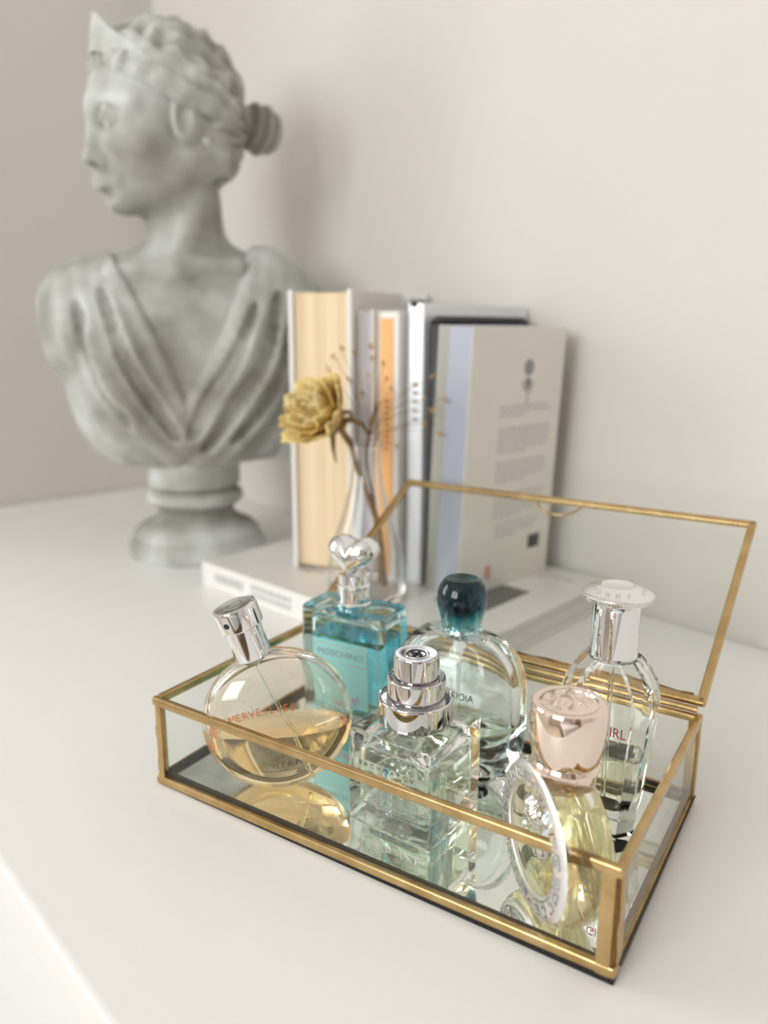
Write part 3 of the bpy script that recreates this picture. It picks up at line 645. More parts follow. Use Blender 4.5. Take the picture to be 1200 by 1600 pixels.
pbk = thing('standing_book', 'white paperback showing its printed back cover and lavender spine at the row end', 'book', (-.4215, .4395, ZB), R(-1)); pbk.rotation_euler = (0, R(2.6), R(-1))
W_, D_, H_ = .0350, .113, .2105
box('back_cover', (W_ - .0006, D_ / 2, H_ / 2), (.0012, D_, H_), M['cover_cream'], pbk, .0003); box('front_cover', (.0006, D_ / 2, H_ / 2), (.0012, D_, H_), M['cover_lavender'], pbk, .0003)
box('spine', (W_ * .66, .0006, H_ / 2), (W_ * .66, .0012, H_), M['cover_lavender'], pbk, .0003); box('spine_band', (W_ * .17, .0005, H_ / 2), (W_ * .34, .0012, H_), M['cover_taupe'], pbk, .0003)
box('pages', (W_ / 2, D_ / 2 + .001, H_ / 2), (W_ - .0026, D_ - .004, H_ - .0008), M['pages_white'], pbk)
fb = frame((W_ + .0002, 0, 0), (0, 1, 0), (0, 0, 1), (1, 0, 0))
random.seed(11)
def word_lines(name, fr, x0, x1, ys, hh, material, parent, short_last=True, dx=0):
    bm = bmesh.new()
    for i, y in enumerate(ys):
        x = x0; xe = x1 if not (short_last and i == len(ys) - 1) else x0 + (x1 - x0) * .55
        while x < xe - .003:
            wd = random.uniform(.0025, .0075); wd = min(wd, xe - x); add_box(bm, (x + wd / 2, y, 0), (wd, hh, .0002)); x += wd + .0016
    bmesh.ops.transform(bm, matrix=fr, verts=bm.verts[:]); o = from_bm(name, bm, material, parent, 0); return o
word_lines('back_cover_print', fb, .036, .100, [.1505 - i * .0036 for i in range(3)], .0013, M['ink_lightgrey'], pbk)
word_lines('back_cover_print', fb, .036, .100, [.133 - i * .0036 for i in range(6)], .0013, M['ink_lightgrey'], pbk)
word_lines('back_cover_print', fb, .036, .100, [.106 - i * .0036 for i in range(5)], .0013, M['ink_lightgrey'], pbk)
word_lines('back_cover_print', fb, .036, .100, [.080 - i * .0036 for i in range(6)], .0013, M['ink_lightgrey'], pbk)
word_lines('back_cover_print', fb, .040, .094, [.056 - i * .0036 for i in range(4)], .0013, M['ink_lightgrey'], pbk)
bm = bmesh.new()
for i in range(18): add_box(bm, (.085 + i * .00085, .034, 0), (random.choice((.0003, .0005, .0006)), .012, .0002))
bmesh.ops.transform(bm, matrix=fb, verts=bm.verts[:]); from_bm('barcode', bm, M['ink_black'], pbk, 0)
bm = bmesh.new()
for c, s in (((.035, .017, 0), (.0075, .0115, .0002)),): add_box(bm, c, s)
bmesh.ops.transform(bm, matrix=fb, verts=bm.verts[:]); from_bm('red_mark', bm, mat('faded_red_print', (.66, .30, .26), .6), pbk, 0)
bm = bmesh.new()
bmesh.ops.create_circle(bm, cap_ends=True, segments=24, radius=.0062, matrix=Matrix.Translation((.068, .1800, 0)))
for k in range(9): add_bar(bm, (.068, .172, 0), (.068 + .009 * math.sin((k - 4) * .28), .172 - .012 * math.cos((k - 4) * .28), 0), .0006, .0002)
add_bar(bm, (.068, .174, 0), (.068, .152, 0), .0009, .0002)
bmesh.ops.transform(bm, matrix=fb, verts=bm.verts[:]); from_bm('tree_emblem', bm, M['ink_grey'], pbk, 0)
wb = book('white hardback standing flat against the wall behind the cream paged book', -.012, .012, 0, .070, .240, M['cover_white'], M['pages_white'], R(-90), 'spine'); wb.location = (-.622, .560, ZB)
# the large flat book they stand on
fbk = thing('flat_book', 'large white coffee table book lying flat beneath the standing books and vase', 'book', (-.6145, .3455, 0), R(4.4))
FL, FW = .298, .206
box('top_cover', (FL / 2, FW / 2, .0217), (FL, FW, .0026), M['cover_white'], fbk, .0006); box('bottom_cover', (FL / 2, FW / 2, .0015), (FL, FW, .0026), M['cover_white'], fbk, .0006)
box('spine', (FL / 2, .0013, .0116), (FL, .0026, .0200), M['cover_white'], fbk, .0006); box('pages', (FL / 2, FW / 2 + .001, .0116), (FL - .006, FW - .007, .0178), M['pages_white'], fbk)
fsp = frame((0, -.0002, .0116), (1, 0, 0), (0, 0, 1), (0, -1, 0)); ftp = frame((0, 0, .0231), (1, 0, 0), (0, 1, 0), (0, 0, 1))
word_lines('spine_print', fsp, .020, .060, [.0005], .0075, M['ink_lightgrey'], fbk, False); word_lines('spine_print', fsp, .072, .124, [.0032, -.0032], .0042, M['ink_lightgrey'], fbk, False)
bm = bmesh.new(); add_box(bm, (.243, .098, 0), (.046, .068, .0002), 0, 1); bmesh.ops.transform(bm, matrix=ftp, verts=bm.verts[:]); from_bm('cover_picture', bm, mat('dark_grey_print', (.13, .125, .12), .5), fbk, 0)
word_lines('cover_print', ftp, .226, .280, [.180, .172], .0035, mat('rosy_print', (.60, .47, .45), .6), fbk); word_lines('cover_print', ftp, .08, .11, [.052, .046], .004, M['ink_grey'], fbk)

# ------------------------------------------------------------------ bud vase, dried rose, dried sprig
VA = Vector((-.440, .392, ZB)); VR = Vector((.66436, .74741, 0)); VB = Vector((-.74741, .66436, 0))   # right and away
va = thing('bud_vase', 'clear glass bud vase with a slim neck on the flat book', 'vase', VA)
M['vase_glass'] = glass('vase_glass', (.97, .975, .975), 1.45)
vp = [(.0001, 0), (.0255, 0), (.0285, .0015), (.0305, .008), (.0310, .018), (.0295, .032), (.0245, .050), (.0180, .070), (.0130, .090), (.0112, .106), (.0112, .114), (.0122, .121), (.0128, .1225), (.0122, .1230)]
ip = [(.0112, .1212), (.0100, .114), (.0100, .106), (.0117, .090), (.0166, .070), (.0231, .050), (.0281, .032), (.0294, .018), (.0288, .010), (.0262, .006), (.0001, .0055)]
lathe('glass_body', vp + ip, M['vase_glass'], va, 56, None, 50)
def vpt(u, z, w=0.): return VR * (u / 1000) + VB * (w / 1000) + Vector((0, 0, z / 1000))
def stem_pts(l, off): return [vpt(*q) - off for q in l]
rose = thing('dried_rose', 'dried yellow rose drooping from the bud vase', 'flower', VA + vpt(14, 7))
ro = vpt(14, 7)
M['petal'] = mat('dried_petal', (.66, .46, .13), .7); noise_col(M['petal'], (.55, .32, .06), (.88, .70, .30), 60, 3, lo=.3, hi=.62); pb(M['petal']).inputs['Subsurface Weight'].default_value = .0
M['petal_in'] = mat('pale_petal', (.74, .58, .22), .7); noise_col(M['petal_in'], (.72, .52, .18), (.92, .80, .46), 50, 3, lo=.3, hi=.6)
M['stem'] = mat('dry_stem', (.26, .15, .06), .8); noise_col(M['stem'], (.18, .10, .04), (.36, .22, .09), 120)
st = spline(stem_pts([(14, 9, 0), (8, 60, 0), (-8, 106, 0), (-12, 122, 1), (-16, 129, 0), (-23, 139, -2)], ro), 8)
tube('stem', st, [.0024] * 12 + [.0020] * (len(st) - 12), M['stem'], rose, 8)
hcn = vpt(-32, 144, -4) - ro; ax_ = (VR * -.62 + Vector((0, 0, .42)) - VB * .60).normalized(); ux = ax_.orthogonal().normalized(); uy = ax_.cross(ux)
random.seed(21)
def petal(a0, rad, hgt, wid, open_, curl, material):
    nU, nV = 8, 7; vv, ff = [], []
    for j in range(nV):
        t = j / (nV - 1); r = rad * (.25 + .75 * math.sin(min(1, t * 1.15) * math.pi / 2)) + open_ * t * t + curl * max(0, t - .75) * 4 * .25
        z = hgt * t - rad * .55 - curl * max(0, t - .8) * 1.2
        for i in range(nU):
            s = i / (nU - 1) * 2 - 1; a = a0 + s * wid * (.55 + .45 * math.sin(math.pi * min(1, t * .9 + .12))) * (1 - .35 * max(0, t - .7) / .3)
            rr_ = r * (1 + .05 * math.sin(s * 5 + a0 * 3) * t) + .0008 * math.sin(7 * s + 5 * t + a0); zz = z - .10 * hgt * s * s * t + .0012 * math.sin(6 * s + a0 * 5) * t
            vv.append(tuple(hcn + ux * rr_ * math.cos(a) + uy * rr_ * math.sin(a) + ax_ * zz))
    for j in range(nV - 1):
        for i in range(nU - 1): ff.append((j * nU + i, j * nU + i + 1, (j + 1) * nU + i + 1, (j + 1) * nU + i))
    o = from_data('petal', vv, ff, material, rose, 180); m_ = o.modifiers.new('thickness', 'SOLIDIFY'); m_.thickness = .0007; return o
for lay, (n_, rad, hgt, wid, op, cu) in enumerate(((3, .006, .030, 1.3, -.002, 0), (4, .010, .032, 1.05, -.001, .001), (5, .015, .034, .85, .001, .003), (6, .0195, .034, .72, .003, .006), (7, .0225, .031, .62, .006, .010))):
    for k in range(n_): petal(2 * math.pi * k / n_ + lay * .7 + random.uniform(-.15, .15), rad * random.uniform(.94, 1.06), hgt * random.uniform(.9, 1.08), wid, op * random.uniform(.6, 1.3), cu * random.uniform(.5, 1.5), M['petal_in'] if lay < 3 else M['petal'])
for k in range(5):
    a = 2 * math.pi * k / 5 + .3; p0 = hcn - ax_ * .016; d0 = (ux * math.cos(a) + uy * math.sin(a))
    tube('sepal', [p0, p0 + d0 * .010 - ax_ * .002, p0 + d0 * .017 - ax_ * .009 + Vector((0, 0, -.004)), p0 + d0 * .019 - ax_ * .014 + Vector((0, 0, -.011))], [.0030, .0026, .0016, .0004], M['stem'], rose, 6)
lathe('rose_hip', [(0, -.024), (.0035, -.022), (.0060, -.018), (.0066, -.013), (0, -.010)], M['stem'], rose, 16, frame(hcn, ux, uy, ax_))
sg = thing('dried_sprig', 'dried filler sprig of tiny tan blossoms standing in the bud vase', 'sprig', VA + vpt(10, 7, 6)); so = vpt(10, 7, 6)
M['blossom'] = mat('tan_blossom', (.52, .34, .15), .8)
tips = [(-19, 194), (-24, 186), (-10, 191), (0, 173), (13, 182), (18, 163), (56, 165), (43, 156), (61, 145), (44, 136), (56, 131), (8, 150), (-14, 170), (5, 186), (50, 172), (48, 148), (-4, 160), (24, 120), (58, 156), (38, 166), (-28, 178), (3, 195), (64, 136), (15, 172)]
tube('stem', spline(stem_pts([(10, 9, 6), (8, 60, 5), (0, 108, 2), (2, 130, 4), (8, 150, 8)], so), 8), .0011, M['stem'], sg, 6)
bv, bf, lv, lf = [], [], [], []
for i, (u, z) in enumerate(tips):
    w = 6 + 9 * math.sin(i * 2.4); b0 = (2, 118 + (i % 4) * 5, 4)
    q = spline(stem_pts([b0, (b0[0] * .6 + u * .4, b0[1] * .5 + z * .5 + 3, 4 + w * .5), (u, z, w)], so), 4); vv, ff = tube_data(q, .00016, 4, len(lv)); lv += vv; lf += ff
    for k in range(5):
        c = q[-1] + Vector((random.uniform(-1, 1), random.uniform(-1, 1), random.uniform(-1, 1))) * .0022; r_ = random.uniform(.0009, .0017); o = len(bv)
        bv += [tuple(c + Vector(d) * r_) for d in ((1, 0, 0), (-1, 0, 0), (0, 1, 0), (0, -1, 0), (0, 0, 1), (0, 0, -1))]; bf += [tuple(o + j for j in t) for t in ((0, 2, 4), (2, 1, 4), (1, 3, 4), (3, 0, 4), (2, 0, 5), (1, 2, 5), (3, 1, 5), (0, 3, 5))]
from_data('twigs', lv, lf, M['stem'], sg, 60); bl_ = from_data('blossoms', bv, bf, M['blossom'], sg, 0); bl_['kind'] = 'stuff'

# ------------------------------------------------------------------ stone bust (signed distance sculpting, millimetres, x right, y away, z up)
import openvdb
bust = thing('stone_bust', 'weathered grey stone bust of a woman in draped dress looking to the side', 'bust', (-.725, .397, 0), R(61.3))
M['stone'] = mat('weathered_stone', (.42, .42, .40), .75)
def stone():
    m = M['stone']; tc = nd(m, 'ShaderNodeTexCoord'); n = nd(m, 'ShaderNodeTexNoise'); n.inputs['Scale'].default_value = 22; n.inputs['Detail'].default_value = 5
    r = nd(m, 'ShaderNodeValToRGB'); r.color_ramp.elements[0].position = .32; r.color_ramp.elements[1].position = .68; r.color_ramp.elements[0].color = (.37, .365, .33, 1); r.color_ramp.elements[1].color = (.70, .715, .71, 1)
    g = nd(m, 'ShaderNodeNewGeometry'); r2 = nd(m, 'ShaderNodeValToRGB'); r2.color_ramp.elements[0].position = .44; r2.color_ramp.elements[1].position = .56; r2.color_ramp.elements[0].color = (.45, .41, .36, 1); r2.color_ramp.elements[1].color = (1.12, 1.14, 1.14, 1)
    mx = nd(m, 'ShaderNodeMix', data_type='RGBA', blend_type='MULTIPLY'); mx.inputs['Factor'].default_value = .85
    n3 = nd(m, 'ShaderNodeTexNoise'); n3.inputs['Scale'].default_value = 8; n3.inputs['Detail'].default_value = 3; r3 = nd(m, 'ShaderNodeValToRGB'); r3.color_ramp.elements[0].position = .40; r3.color_ramp.elements[1].position = .60
    r3.color_ramp.elements[0].color = (.72, .66, .58, 1); r3.color_ramp.elements[1].color = (1.1, 1.12, 1.12, 1); m3 = nd(m, 'ShaderNodeMix', data_type='RGBA', blend_type='MULTIPLY'); m3.inputs['Factor'].default_value = 0.6
    lk(m, tc.outputs['Object'], n3.inputs['Vector']); lk(m, n3.outputs['Fac'], r3.inputs[0]); lk(m, mx.outputs['Result'], m3.inputs['A']); lk(m, r3.outputs[0], m3.inputs['B'])
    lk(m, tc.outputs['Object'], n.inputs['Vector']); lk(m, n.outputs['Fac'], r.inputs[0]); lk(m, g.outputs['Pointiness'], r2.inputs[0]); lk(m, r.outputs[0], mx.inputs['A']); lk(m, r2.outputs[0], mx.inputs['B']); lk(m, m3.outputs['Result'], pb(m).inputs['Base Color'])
    n2 = nd(m, 'ShaderNodeTexNoise'); n2.inputs['Scale'].default_value = 260; b = nd(m, 'ShaderNodeBump'); b.inputs['Strength'].default_value = .25; b.inputs['Distance'].default_value = .001
    lk(m, tc.outputs['Object'], n2.inputs['Vector']); lk(m, n2.outputs['Fac'], b.inputs['Height']); lk(m, b.outputs['Normal'], pb(m).inputs['Normal'])
stone()
VS = 2.0
class Grid:
    def __init__(s, lo, hi):
        s.lo = np.array(lo, 'f'); s.n = np.ceil((np.array(hi) - s.lo) / VS).astype(int) + 1
        s.ax = [(s.lo[i] + VS * np.arange(s.n[i])).astype('f') for i in range(3)]
        s.d = np.full(s.n, 60., 'f')
    def sl(s, lo, hi):
        return tuple(slice(max(0, int((lo[i] - s.lo[i]) / VS)), max(1, min(s.n[i], int((hi[i] - s.lo[i]) / VS) + 2))) for i in range(3))
    def xyz(s, q): return s.ax[0][q[0]][:, None, None], s.ax[1][q[1]][None, :, None], s.ax[2][q[2]][None, None, :]
    def put(s, fn, lo, hi, k=8., mode='add'):
        q = s.sl([a - 26 for a in lo], [a + 26 for a in hi]); e = np.broadcast_to(fn(*s.xyz(q)), s.d[q].shape); d = s.d[q]
        if mode == 'add':
            h = np.clip(.5 + .5 * (d - e) / k, 0, 1); s.d[q] = d * (1 - h) + e * h - k * h * (1 - h)
        else: # subtract
            h = np.clip(.5 - .5 * (d + e) / k, 0, 1); s.d[q] = d * (1 - h) - e * h + k * h * (1 - h)
    def ell(s, c, r, k=8., mode='add', rot=0.):
        m = max(r); cs, sn = math.cos(rot), math.sin(rot)
        def fn(x, y, z):
            u, v = (x - c[0]) * cs + (y - c[1]) * sn, -(x - c[0]) * sn + (y - c[1]) * cs
            a = np.sqrt((u / r[0]) ** 2 + (v / r[1]) ** 2 + ((z - c[2]) / r[2]) ** 2); b = np.sqrt((u / r[0] ** 2) ** 2 + (v / r[1] ** 2) ** 2 + ((z - c[2]) / r[2] ** 2) ** 2)
            return a * (a - 1) / np.maximum(b, 1e-5)
        s.put(fn, [c[i] - m for i in range(3)], [c[i] + m for i in range(3)], k, mode)
    def cap(s, a, b, ra, rb, k=8., mode='add'):
        a, b = np.array(a, 'f'), np.array(b, 'f'); ba = b - a; l2 = float(ba @ ba) + 1e-6; m = max(ra, rb)
        def fn(x, y, z):
            t = np.clip(((x - a[0]) * ba[0] + (y - a[1]) * ba[1] + (z - a[2]) * ba[2]) / l2, 0, 1)
            return np.sqrt((x - a[0] - t * ba[0]) ** 2 + (y - a[1] - t * ba[1]) ** 2 + (z - a[2] - t * ba[2]) ** 2) - (ra + (rb - ra) * t)
        s.put(fn, np.minimum(a, b) - m, np.maximum(a, b) + m, k, mode)
    def chain(s, pts, rr, k=5., mode='add'):
        for i in range(len(pts) - 1): s.cap(pts[i], pts[i + 1], rr[i], rr[i + 1], k, mode)
    def mesh(s, name, d=None, smooth=2):
        g = openvdb.FloatGrid(); g.copyFromArray(np.ascontiguousarray(s.d if d is None else d)); p, t, q = g.convertToPolygons(0., 0.)
        v = (p * VS + s.lo) / 1000.; me = bpy.data.meshes.new(name)
        me.from_pydata(v.tolist(), [], [tuple(int(i) for i in f)[::-1] for f in q] + [tuple(int(i) for i in f)[::-1] for f in t]); me.update()
        c = me.polygons[int(np.argmax([pl.center.z for pl in me.polygons]))]
        if c.normal.z < 0: me.flip_normals()
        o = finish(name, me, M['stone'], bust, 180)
        if smooth: md_ = o.modifiers.new('smooth', 'SMOOTH'); md_.factor = .5; md_.iterations = smooth
        return o
G = Grid((-146, -110, 90), (160, 104, 512))
YAW_H = R(24); HC_ = np.array((-3., -4., 408.))
fv = np.array((-math.cos(YAW_H), -math.sin(YAW_H), 0)); sv_ = np.array((math.sin(YAW_H), -math.cos(YAW_H), 0))
def hd(F, L, U): return tuple(HC_ + fv * F + sv_ * L + np.array((0, 0, U)))
ra_ = math.atan2(fv[1], fv[0])
# torso
G.ell((2, 6, 205), (106, 66, 92), 1); G.ell((2, 6, 158), (108, 62, 80), 22); G.ell((0, 4, 250), (100, 54, 46), 30)
G.ell((-88, 8, 246), (38, 44, 42), 20); G.ell((98, 12, 248), (42, 44, 46), 24)
G.cap((-94, 6, 246), (-98, 2, 212), 31, 26, 14); G.cap((104, 12, 246), (112, 8, 112), 36, 28, 20)
G.ell((-46, -40, 196), (36, 34, 36), 22); G.ell((52, -40, 196), (36, 34, 36), 22)
G.cap((10, 12, 282), (11, -2, 350), 36, 31, 22); G.cap((12, 20, 300), (76, 16, 276), 22, 22, 26); G.cap((-6, 18, 292), (-76, 12, 268), 19, 21, 22)
G.cap((10, 4, 300), (8, 0, 360), 33, 31, 16)
G.cap((20, -30, 345), (-4, -48, 285), 8, 6, 16); G.cap((-6, -44, 283), (-52, -40, 283), 6, 6, 16); G.cap((2, -44, 283), (56, -36, 290), 6, 6, 16)  # neck tendon, collar bones
def floor_cut(x, y, z): return 96 + 1.57e-5 * np.maximum(0, np.abs(x - 6) - 44) ** 3.55 * (x < 6) - z + 0 * y
TORSO = G.d.copy()
# head
G.ell(hd(-6, 0, 34), (66, 55, 56), 10, rot=ra_); G.ell(hd(18, 0, -12), (52, 46, 62), 16, rot=ra_)
G.cap(hd(48, 0, -57), hd(49, 0, -60), 14, 13, 12)
for s in (-1, 1):
    G.cap(hd(42, s * 8, -58), hd(0, s * 42, -30), 13, 14, 14); G.ell(hd(38, s * 28, -18), (22, 20, 24), 14, rot=ra_)
    G.cap(hd(61, s * 8, 14), hd(49, s * 36, 13), 6, 6, 12)
    G.ell(hd(66, s * 21, 2), (12, 14, 10), 7, 'sub', ra_); G.ell(hd(53, s * 21, 1), (11, 11, 10), 3, rot=ra_)
    G.chain([hd(63, s * 10, 2), hd(64, s * 20, 8), hd(54, s * 33, 1)], [2.4, 2.8, 2.2], 3); G.chain([hd(62, s * 10, 0), hd(62, s * 20, -6), hd(54, s * 33, 0)], [2, 2.2, 2], 3)
    G.ell(hd(66, s * 8, -32), (7, 6, 6), 5, rot=ra_)
    G.ell(hd(7, s * 54, 2), (12, 6, 21), 4, rot=ra_); G.ell(hd(9, s * 59, 3), (7, 4, 13), 3, 'sub', ra_)
G.cap(hd(60, 0, 34), hd(66, 0, 12), 9, 7, 12); G.cap(hd(66, 0, 14), hd(71, 0, -26), 5.5, 6.5, 8); G.ell(hd(73, 0, -30), (8, 8, 7), 5, rot=ra_)
for s in (-1, 1): G.ell(hd(72, s * 5, -37), (4, 3, 3), 3, 'sub', ra_)
for s in (-1, 1):
    G.cap(hd(67, 0, -46), hd(56, s * 18, -49), 4.5, 2.5, 5); G.cap(hd(65, 0, -53), hd(56, s * 15, -51), 5, 2.5, 5)
G.ell(hd(61, 0, -61), (4, 12, 3), 8, 'sub', ra_)
q = G.sl((-146, -110, 88), (160, 104, 150)); x, y, z = G.xyz(q); G.d[q] = np.maximum(G.d[q], floor_cut(x, y, z))
for s in (-1, 1): G.ell(hd(-22, s * 42, -14), (24, 13, 28), 14, rot=ra_)
G.mesh('figure', None, 3)
# hair: a waved shell over the skull, swept back to the bun
X, Y, Z = G.xyz((slice(None),) * 3); dx, dy = X - HC_[0], Y - HC_[1]
Fh = dx * fv[0] + dy * fv[1]; Lh = dx * sv_[0] + dy * sv_[1]; Uh = Z - HC_[2] + 0 * Fh
E = np.full(G.n, 60., 'f'); hs = G.sl((-95, -85, 335), (90, 80, 512)); F_, L_, U_ = Fh[hs[0], hs[1]], Lh[hs[0], hs[1]], Uh[:, :, hs[2]][hs[0], hs[1]] if Uh.shape[0] > 1 else Uh
F_ = np.broadcast_to(Fh, G.n)[hs]; L_ = np.broadcast_to(Lh, G.n)[hs]; U_ = np.broadcast_to(Z - HC_[2], G.n)[hs]
def ellf(u, v, w, r):
    a = np.sqrt((u / r[0]) ** 2 + (v / r[1]) ** 2 + (w / r[2]) ** 2); b = np.sqrt((u / r[0] ** 2) ** 2 + (v / r[1] ** 2) ** 2 + (w / r[2] ** 2) ** 2); return a * (a - 1) / np.maximum(b, 1e-5)
sk = ellf(F_ + 4, L_, U_ - 34, (70, 61, 61)); sk2 = ellf(F_ + 29, L_, U_ + 1, (44, 48, 47)); h_ = np.clip(.5 + .5 * (sk - sk2) / 16, 0, 1); sk = sk * (1 - h_) + sk2 * h_ - 16 * h_ * (1 - h_)
th = np.arctan2(L_, U_ - 14); wv = 2.6 * np.sin(th * 19 + 1.6 * np.sin(F_ * .085) + .9 * np.sin(F_ * .21 + th * 5)) + 1.5 * np.sin(F_ * .26 + 2.2 * np.sin(th * 4.3)) + 1.0 * np.sin(th * 41 + F_ * .12)
line = np.where(F_ > 14, 14 + (F_ - 14) * .66, np.where(F_ > -6, 14 - (14 - F_) * .4, 6 - (-6 - F_) * 1.25)); line = line + 3 * np.sin(th * 6)
edge = (line - U_) * .80
hair = np.maximum(sk - wv, edge); k_ = 7.; hh = np.clip(.5 - .5 * ((sk - wv) - edge) / k_, 0, 1)
hair = (sk - wv) * (1 - hh) + edge * hh + k_ * hh * (1 - hh); E[hs] = hair
G.d = E
for s in (-1, 1):  # thick rolled locks framing the face, over the ears and at the nape
    pts = [(55, 4, 55), (51, 24, 50), (38, 42, 41), (24, 52, 30), (8, 57, 24), (-14, 58, 16), (-34, 52, 8), (-52, 40, 6)]
    G.chain([hd(a + 1.5 * math.sin(i * 2.), s * b, c + 2 * math.sin(i * 2.6)) for i, (a, b, c) in enumerate(pts)], [4.5, 6, 7.5, 9, 9, 8.5, 8, 8], 6)
    pts = [(50, 10, 66), (40, 34, 60), (22, 50, 46), (0, 59, 36), (-24, 58, 28), (-48, 46, 20)]
    G.chain([hd(a, s * b, c + 2 * math.sin(i * 2.2)) for i, (a, b, c) in enumerate(pts)], [6, 7, 7.5, 7.5, 7, 7], 4)
    G.chain([hd(-14, s * 54, -14), hd(-30, s * 48, -22), hd(-46, s * 38, -20), hd(-60, s * 22, -6)], [5, 7, 7, 6], 6); G.chain([hd(-22, s * 46, -32), hd(-42, s * 36, -34), hd(-60, s * 18, -20)], [4, 5, 5], 6)
G.mesh('hair', None, 2)
# bun
G.d = np.full(G.n, 60., 'f')
G.cap(hd(-60, 0, 20), hd(-96, 0, 18), 17, 21, 4); G.ell(hd(-101, 0, 18), (20, 25, 24), 10, rot=ra_)
for k in range(3): 
    for j in range(14):
        a = j / 14 * 2 * math.pi; r_ = 20 - k * 2; G.cap(hd(-92 - k * 9, r_ * math.cos(a), 18 + r_ * math.sin(a)), hd(-92 - k * 9 - 4, r_ * math.cos(a + .5), 18 + r_ * math.sin(a + .5)), 3.6, 3.6, 3)
for F0, r0 in ((-82, 21), (-95, 25), (-108, 23)):
    G.chain([hd(F0 - 5 * math.sin(j / 20 * 2 * math.pi), r0 * math.cos(j / 20 * 2 * math.pi), 18 + r0 * math.sin(j / 20 * 2 * math.pi)) for j in range(21)], [3.2] * 21, 3, 'sub')
G.mesh('hair_bun', None, 1)
# diadem: crescent plate rising over the forehead
v, f = [], []; n = 28
for i in range(n + 1):
    t = i / n * 2 - 1; a = t * 1.15; F0, L0 = 6 + 56 * math.cos(a), 54 * math.sin(a); U0 = 62 - 17 * abs(t); hgt = 2 + 27 * (1 - abs(t)) ** 1.05 * (1 - .12 * abs(t))
    for (dr, uu) in ((3.2, -4), (-3.2, -4), (-2.6 - .10 * hgt, hgt), (2.0 - .10 * hgt, hgt)): v.append(np.array(hd(F0 + dr * math.cos(a), L0 + dr * math.sin(a), U0 + uu)) / 1000)
for i in range(n):
    for k in range(4): f.append((i * 4 + k, i * 4 + (k + 1) % 4, i * 4 + 4 + (k + 1) % 4, i * 4 + 4 + k))
f += [(0, 1, 2, 3), (n * 4 + 3, n * 4 + 2, n * 4 + 1, n * 4)]
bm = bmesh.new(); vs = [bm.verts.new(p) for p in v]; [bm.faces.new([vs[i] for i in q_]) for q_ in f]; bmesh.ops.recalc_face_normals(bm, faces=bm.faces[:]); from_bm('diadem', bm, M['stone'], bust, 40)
# dress: a layer over the torso with folds running from the shoulders to the middle of the waist
G.d = TORSO - 4.5
Xb = np.broadcast_to(X, G.n); Yb = np.broadcast_to(Y, G.n); Zb = np.broadcast_to(Z, G.n)
surf_y = {}
def front(x, z, off=0.):
    i = int(np.clip((x - G.lo[0]) / VS, 0, G.n[0] - 1)); k = int(np.clip((z - G.lo[2]) / VS, 0, G.n[2] - 1)); col = TORSO[i, :, k]; j = np.argmax(col < 0)
    if col[j] >= 0: return 0.
    return float(G.ax[1][j]) + off
def fold(pts, rr, k=5., mode='add', off=0.):
    p = spline([(a, 0, b) for a, b in pts], 5); m = len(p); G.chain([(q_.x, front(q_.x, q_.z, off), q_.z) for q_ in p], [float(np.interp(i / (m - 1), np.linspace(0, 1, len(rr)), rr)) for i in range(m)], k, mode)
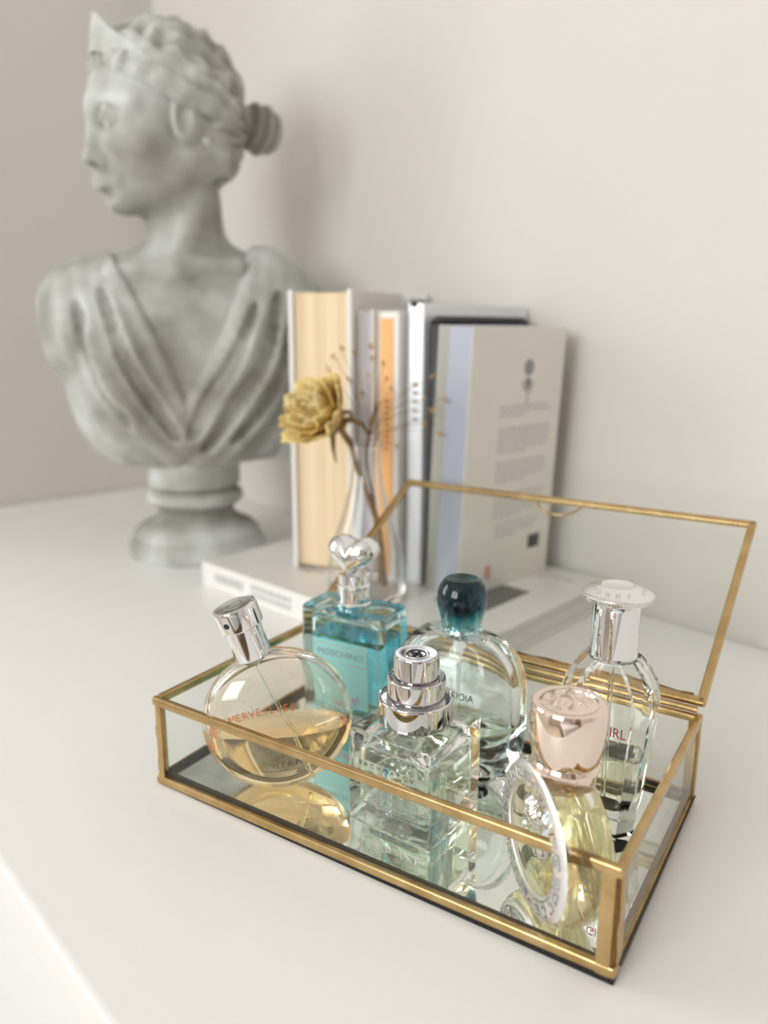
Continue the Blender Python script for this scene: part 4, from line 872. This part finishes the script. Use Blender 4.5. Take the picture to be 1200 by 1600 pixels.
# neck opening: everything above the V is cut away
vl = lambda z_: np.interp(z_, [150, 158, 185, 220, 260, 300, 330], [1, -3, -14, -28, -44, -60, -66]); vr = lambda z_: np.interp(z_, [150, 158, 185, 220, 260, 300, 330], [3, 7, 22, 42, 62, 74, 80])
op = np.maximum(np.maximum(vl(Zb) - Xb, Xb - vr(Zb)), 150 - Zb).astype('f'); op = np.where(Yb > 26, np.maximum(op, 282 - Zb), op)
G.d = np.maximum(G.d, -op)
fold([(-62, 288), (-46, 258), (-30, 222), (-15, 186), (-2, 156)], [7, 6.5, 6, 6, 5]); fold([(76, 300), (62, 262), (43, 222), (24, 188), (5, 158)], [8, 7, 6, 6, 5])
for a, rr in ((( (-74, 286), (-62, 240), (-42, 190), (-16, 146), (0, 118)), (6, 6, 5, 6, 5)), (((-88, 284), (-80, 236), (-66, 180), (-40, 138), (-10, 106)), (6, 6, 6, 5, 5)), (((-100, 276), (-98, 226), (-88, 172), (-64, 128), (-34, 104)), (6, 7, 6, 5, 4)), (((-56, 262), (-50, 214), (-34, 170), (-12, 134)), (4, 5, 4, 4)),
    (((88, 298), (76, 250), (52, 200), (24, 152), (4, 120)), (8, 7, 7, 6, 6)), (((98, 294), (92, 240), (70, 186), (36, 138), (10, 104)), (7, 8, 7, 7, 6)), (((110, 284), (108, 230), (90, 176), (54, 128), (24, 100)), (7, 7, 7, 6, 6)), (((120, 262), (120, 205), (106, 150), (76, 112)), (6, 6, 6, 5)), (((66, 268), (56, 226), (36, 182), (14, 140)), (4, 5, 4, 4)), (((80, 200), (56, 160), (30, 122), (14, 104)), (4, 6, 6, 5)), (((126, 220), (120, 160), (100, 116)), (5, 5, 4))):
    fold(a, rr, 11)
for a in (((-68, 262), (-52, 208), (-28, 160), (-8, 128)), ((-90, 250), (-78, 190), (-52, 142)), ((70, 250), (48, 204), (22, 160), (6, 130)), ((94, 262), (80, 208), (46, 154), (18, 116)), ((108, 236), (84, 172), (46, 124))): fold(a, (1, 3, 3, 1), 10, 'sub', -7)
G.ell((88, 8, 296), (17, 20, 13), 12)   # gathered clasp on the shoulder
q = G.sl((-146, -110, 88), (160, 104, 170)); x, y, z = G.xyz(q); G.d[q] = np.maximum(G.d[q], floor_cut(x, y, z) + 1)
G.mesh('dress', None, 2)
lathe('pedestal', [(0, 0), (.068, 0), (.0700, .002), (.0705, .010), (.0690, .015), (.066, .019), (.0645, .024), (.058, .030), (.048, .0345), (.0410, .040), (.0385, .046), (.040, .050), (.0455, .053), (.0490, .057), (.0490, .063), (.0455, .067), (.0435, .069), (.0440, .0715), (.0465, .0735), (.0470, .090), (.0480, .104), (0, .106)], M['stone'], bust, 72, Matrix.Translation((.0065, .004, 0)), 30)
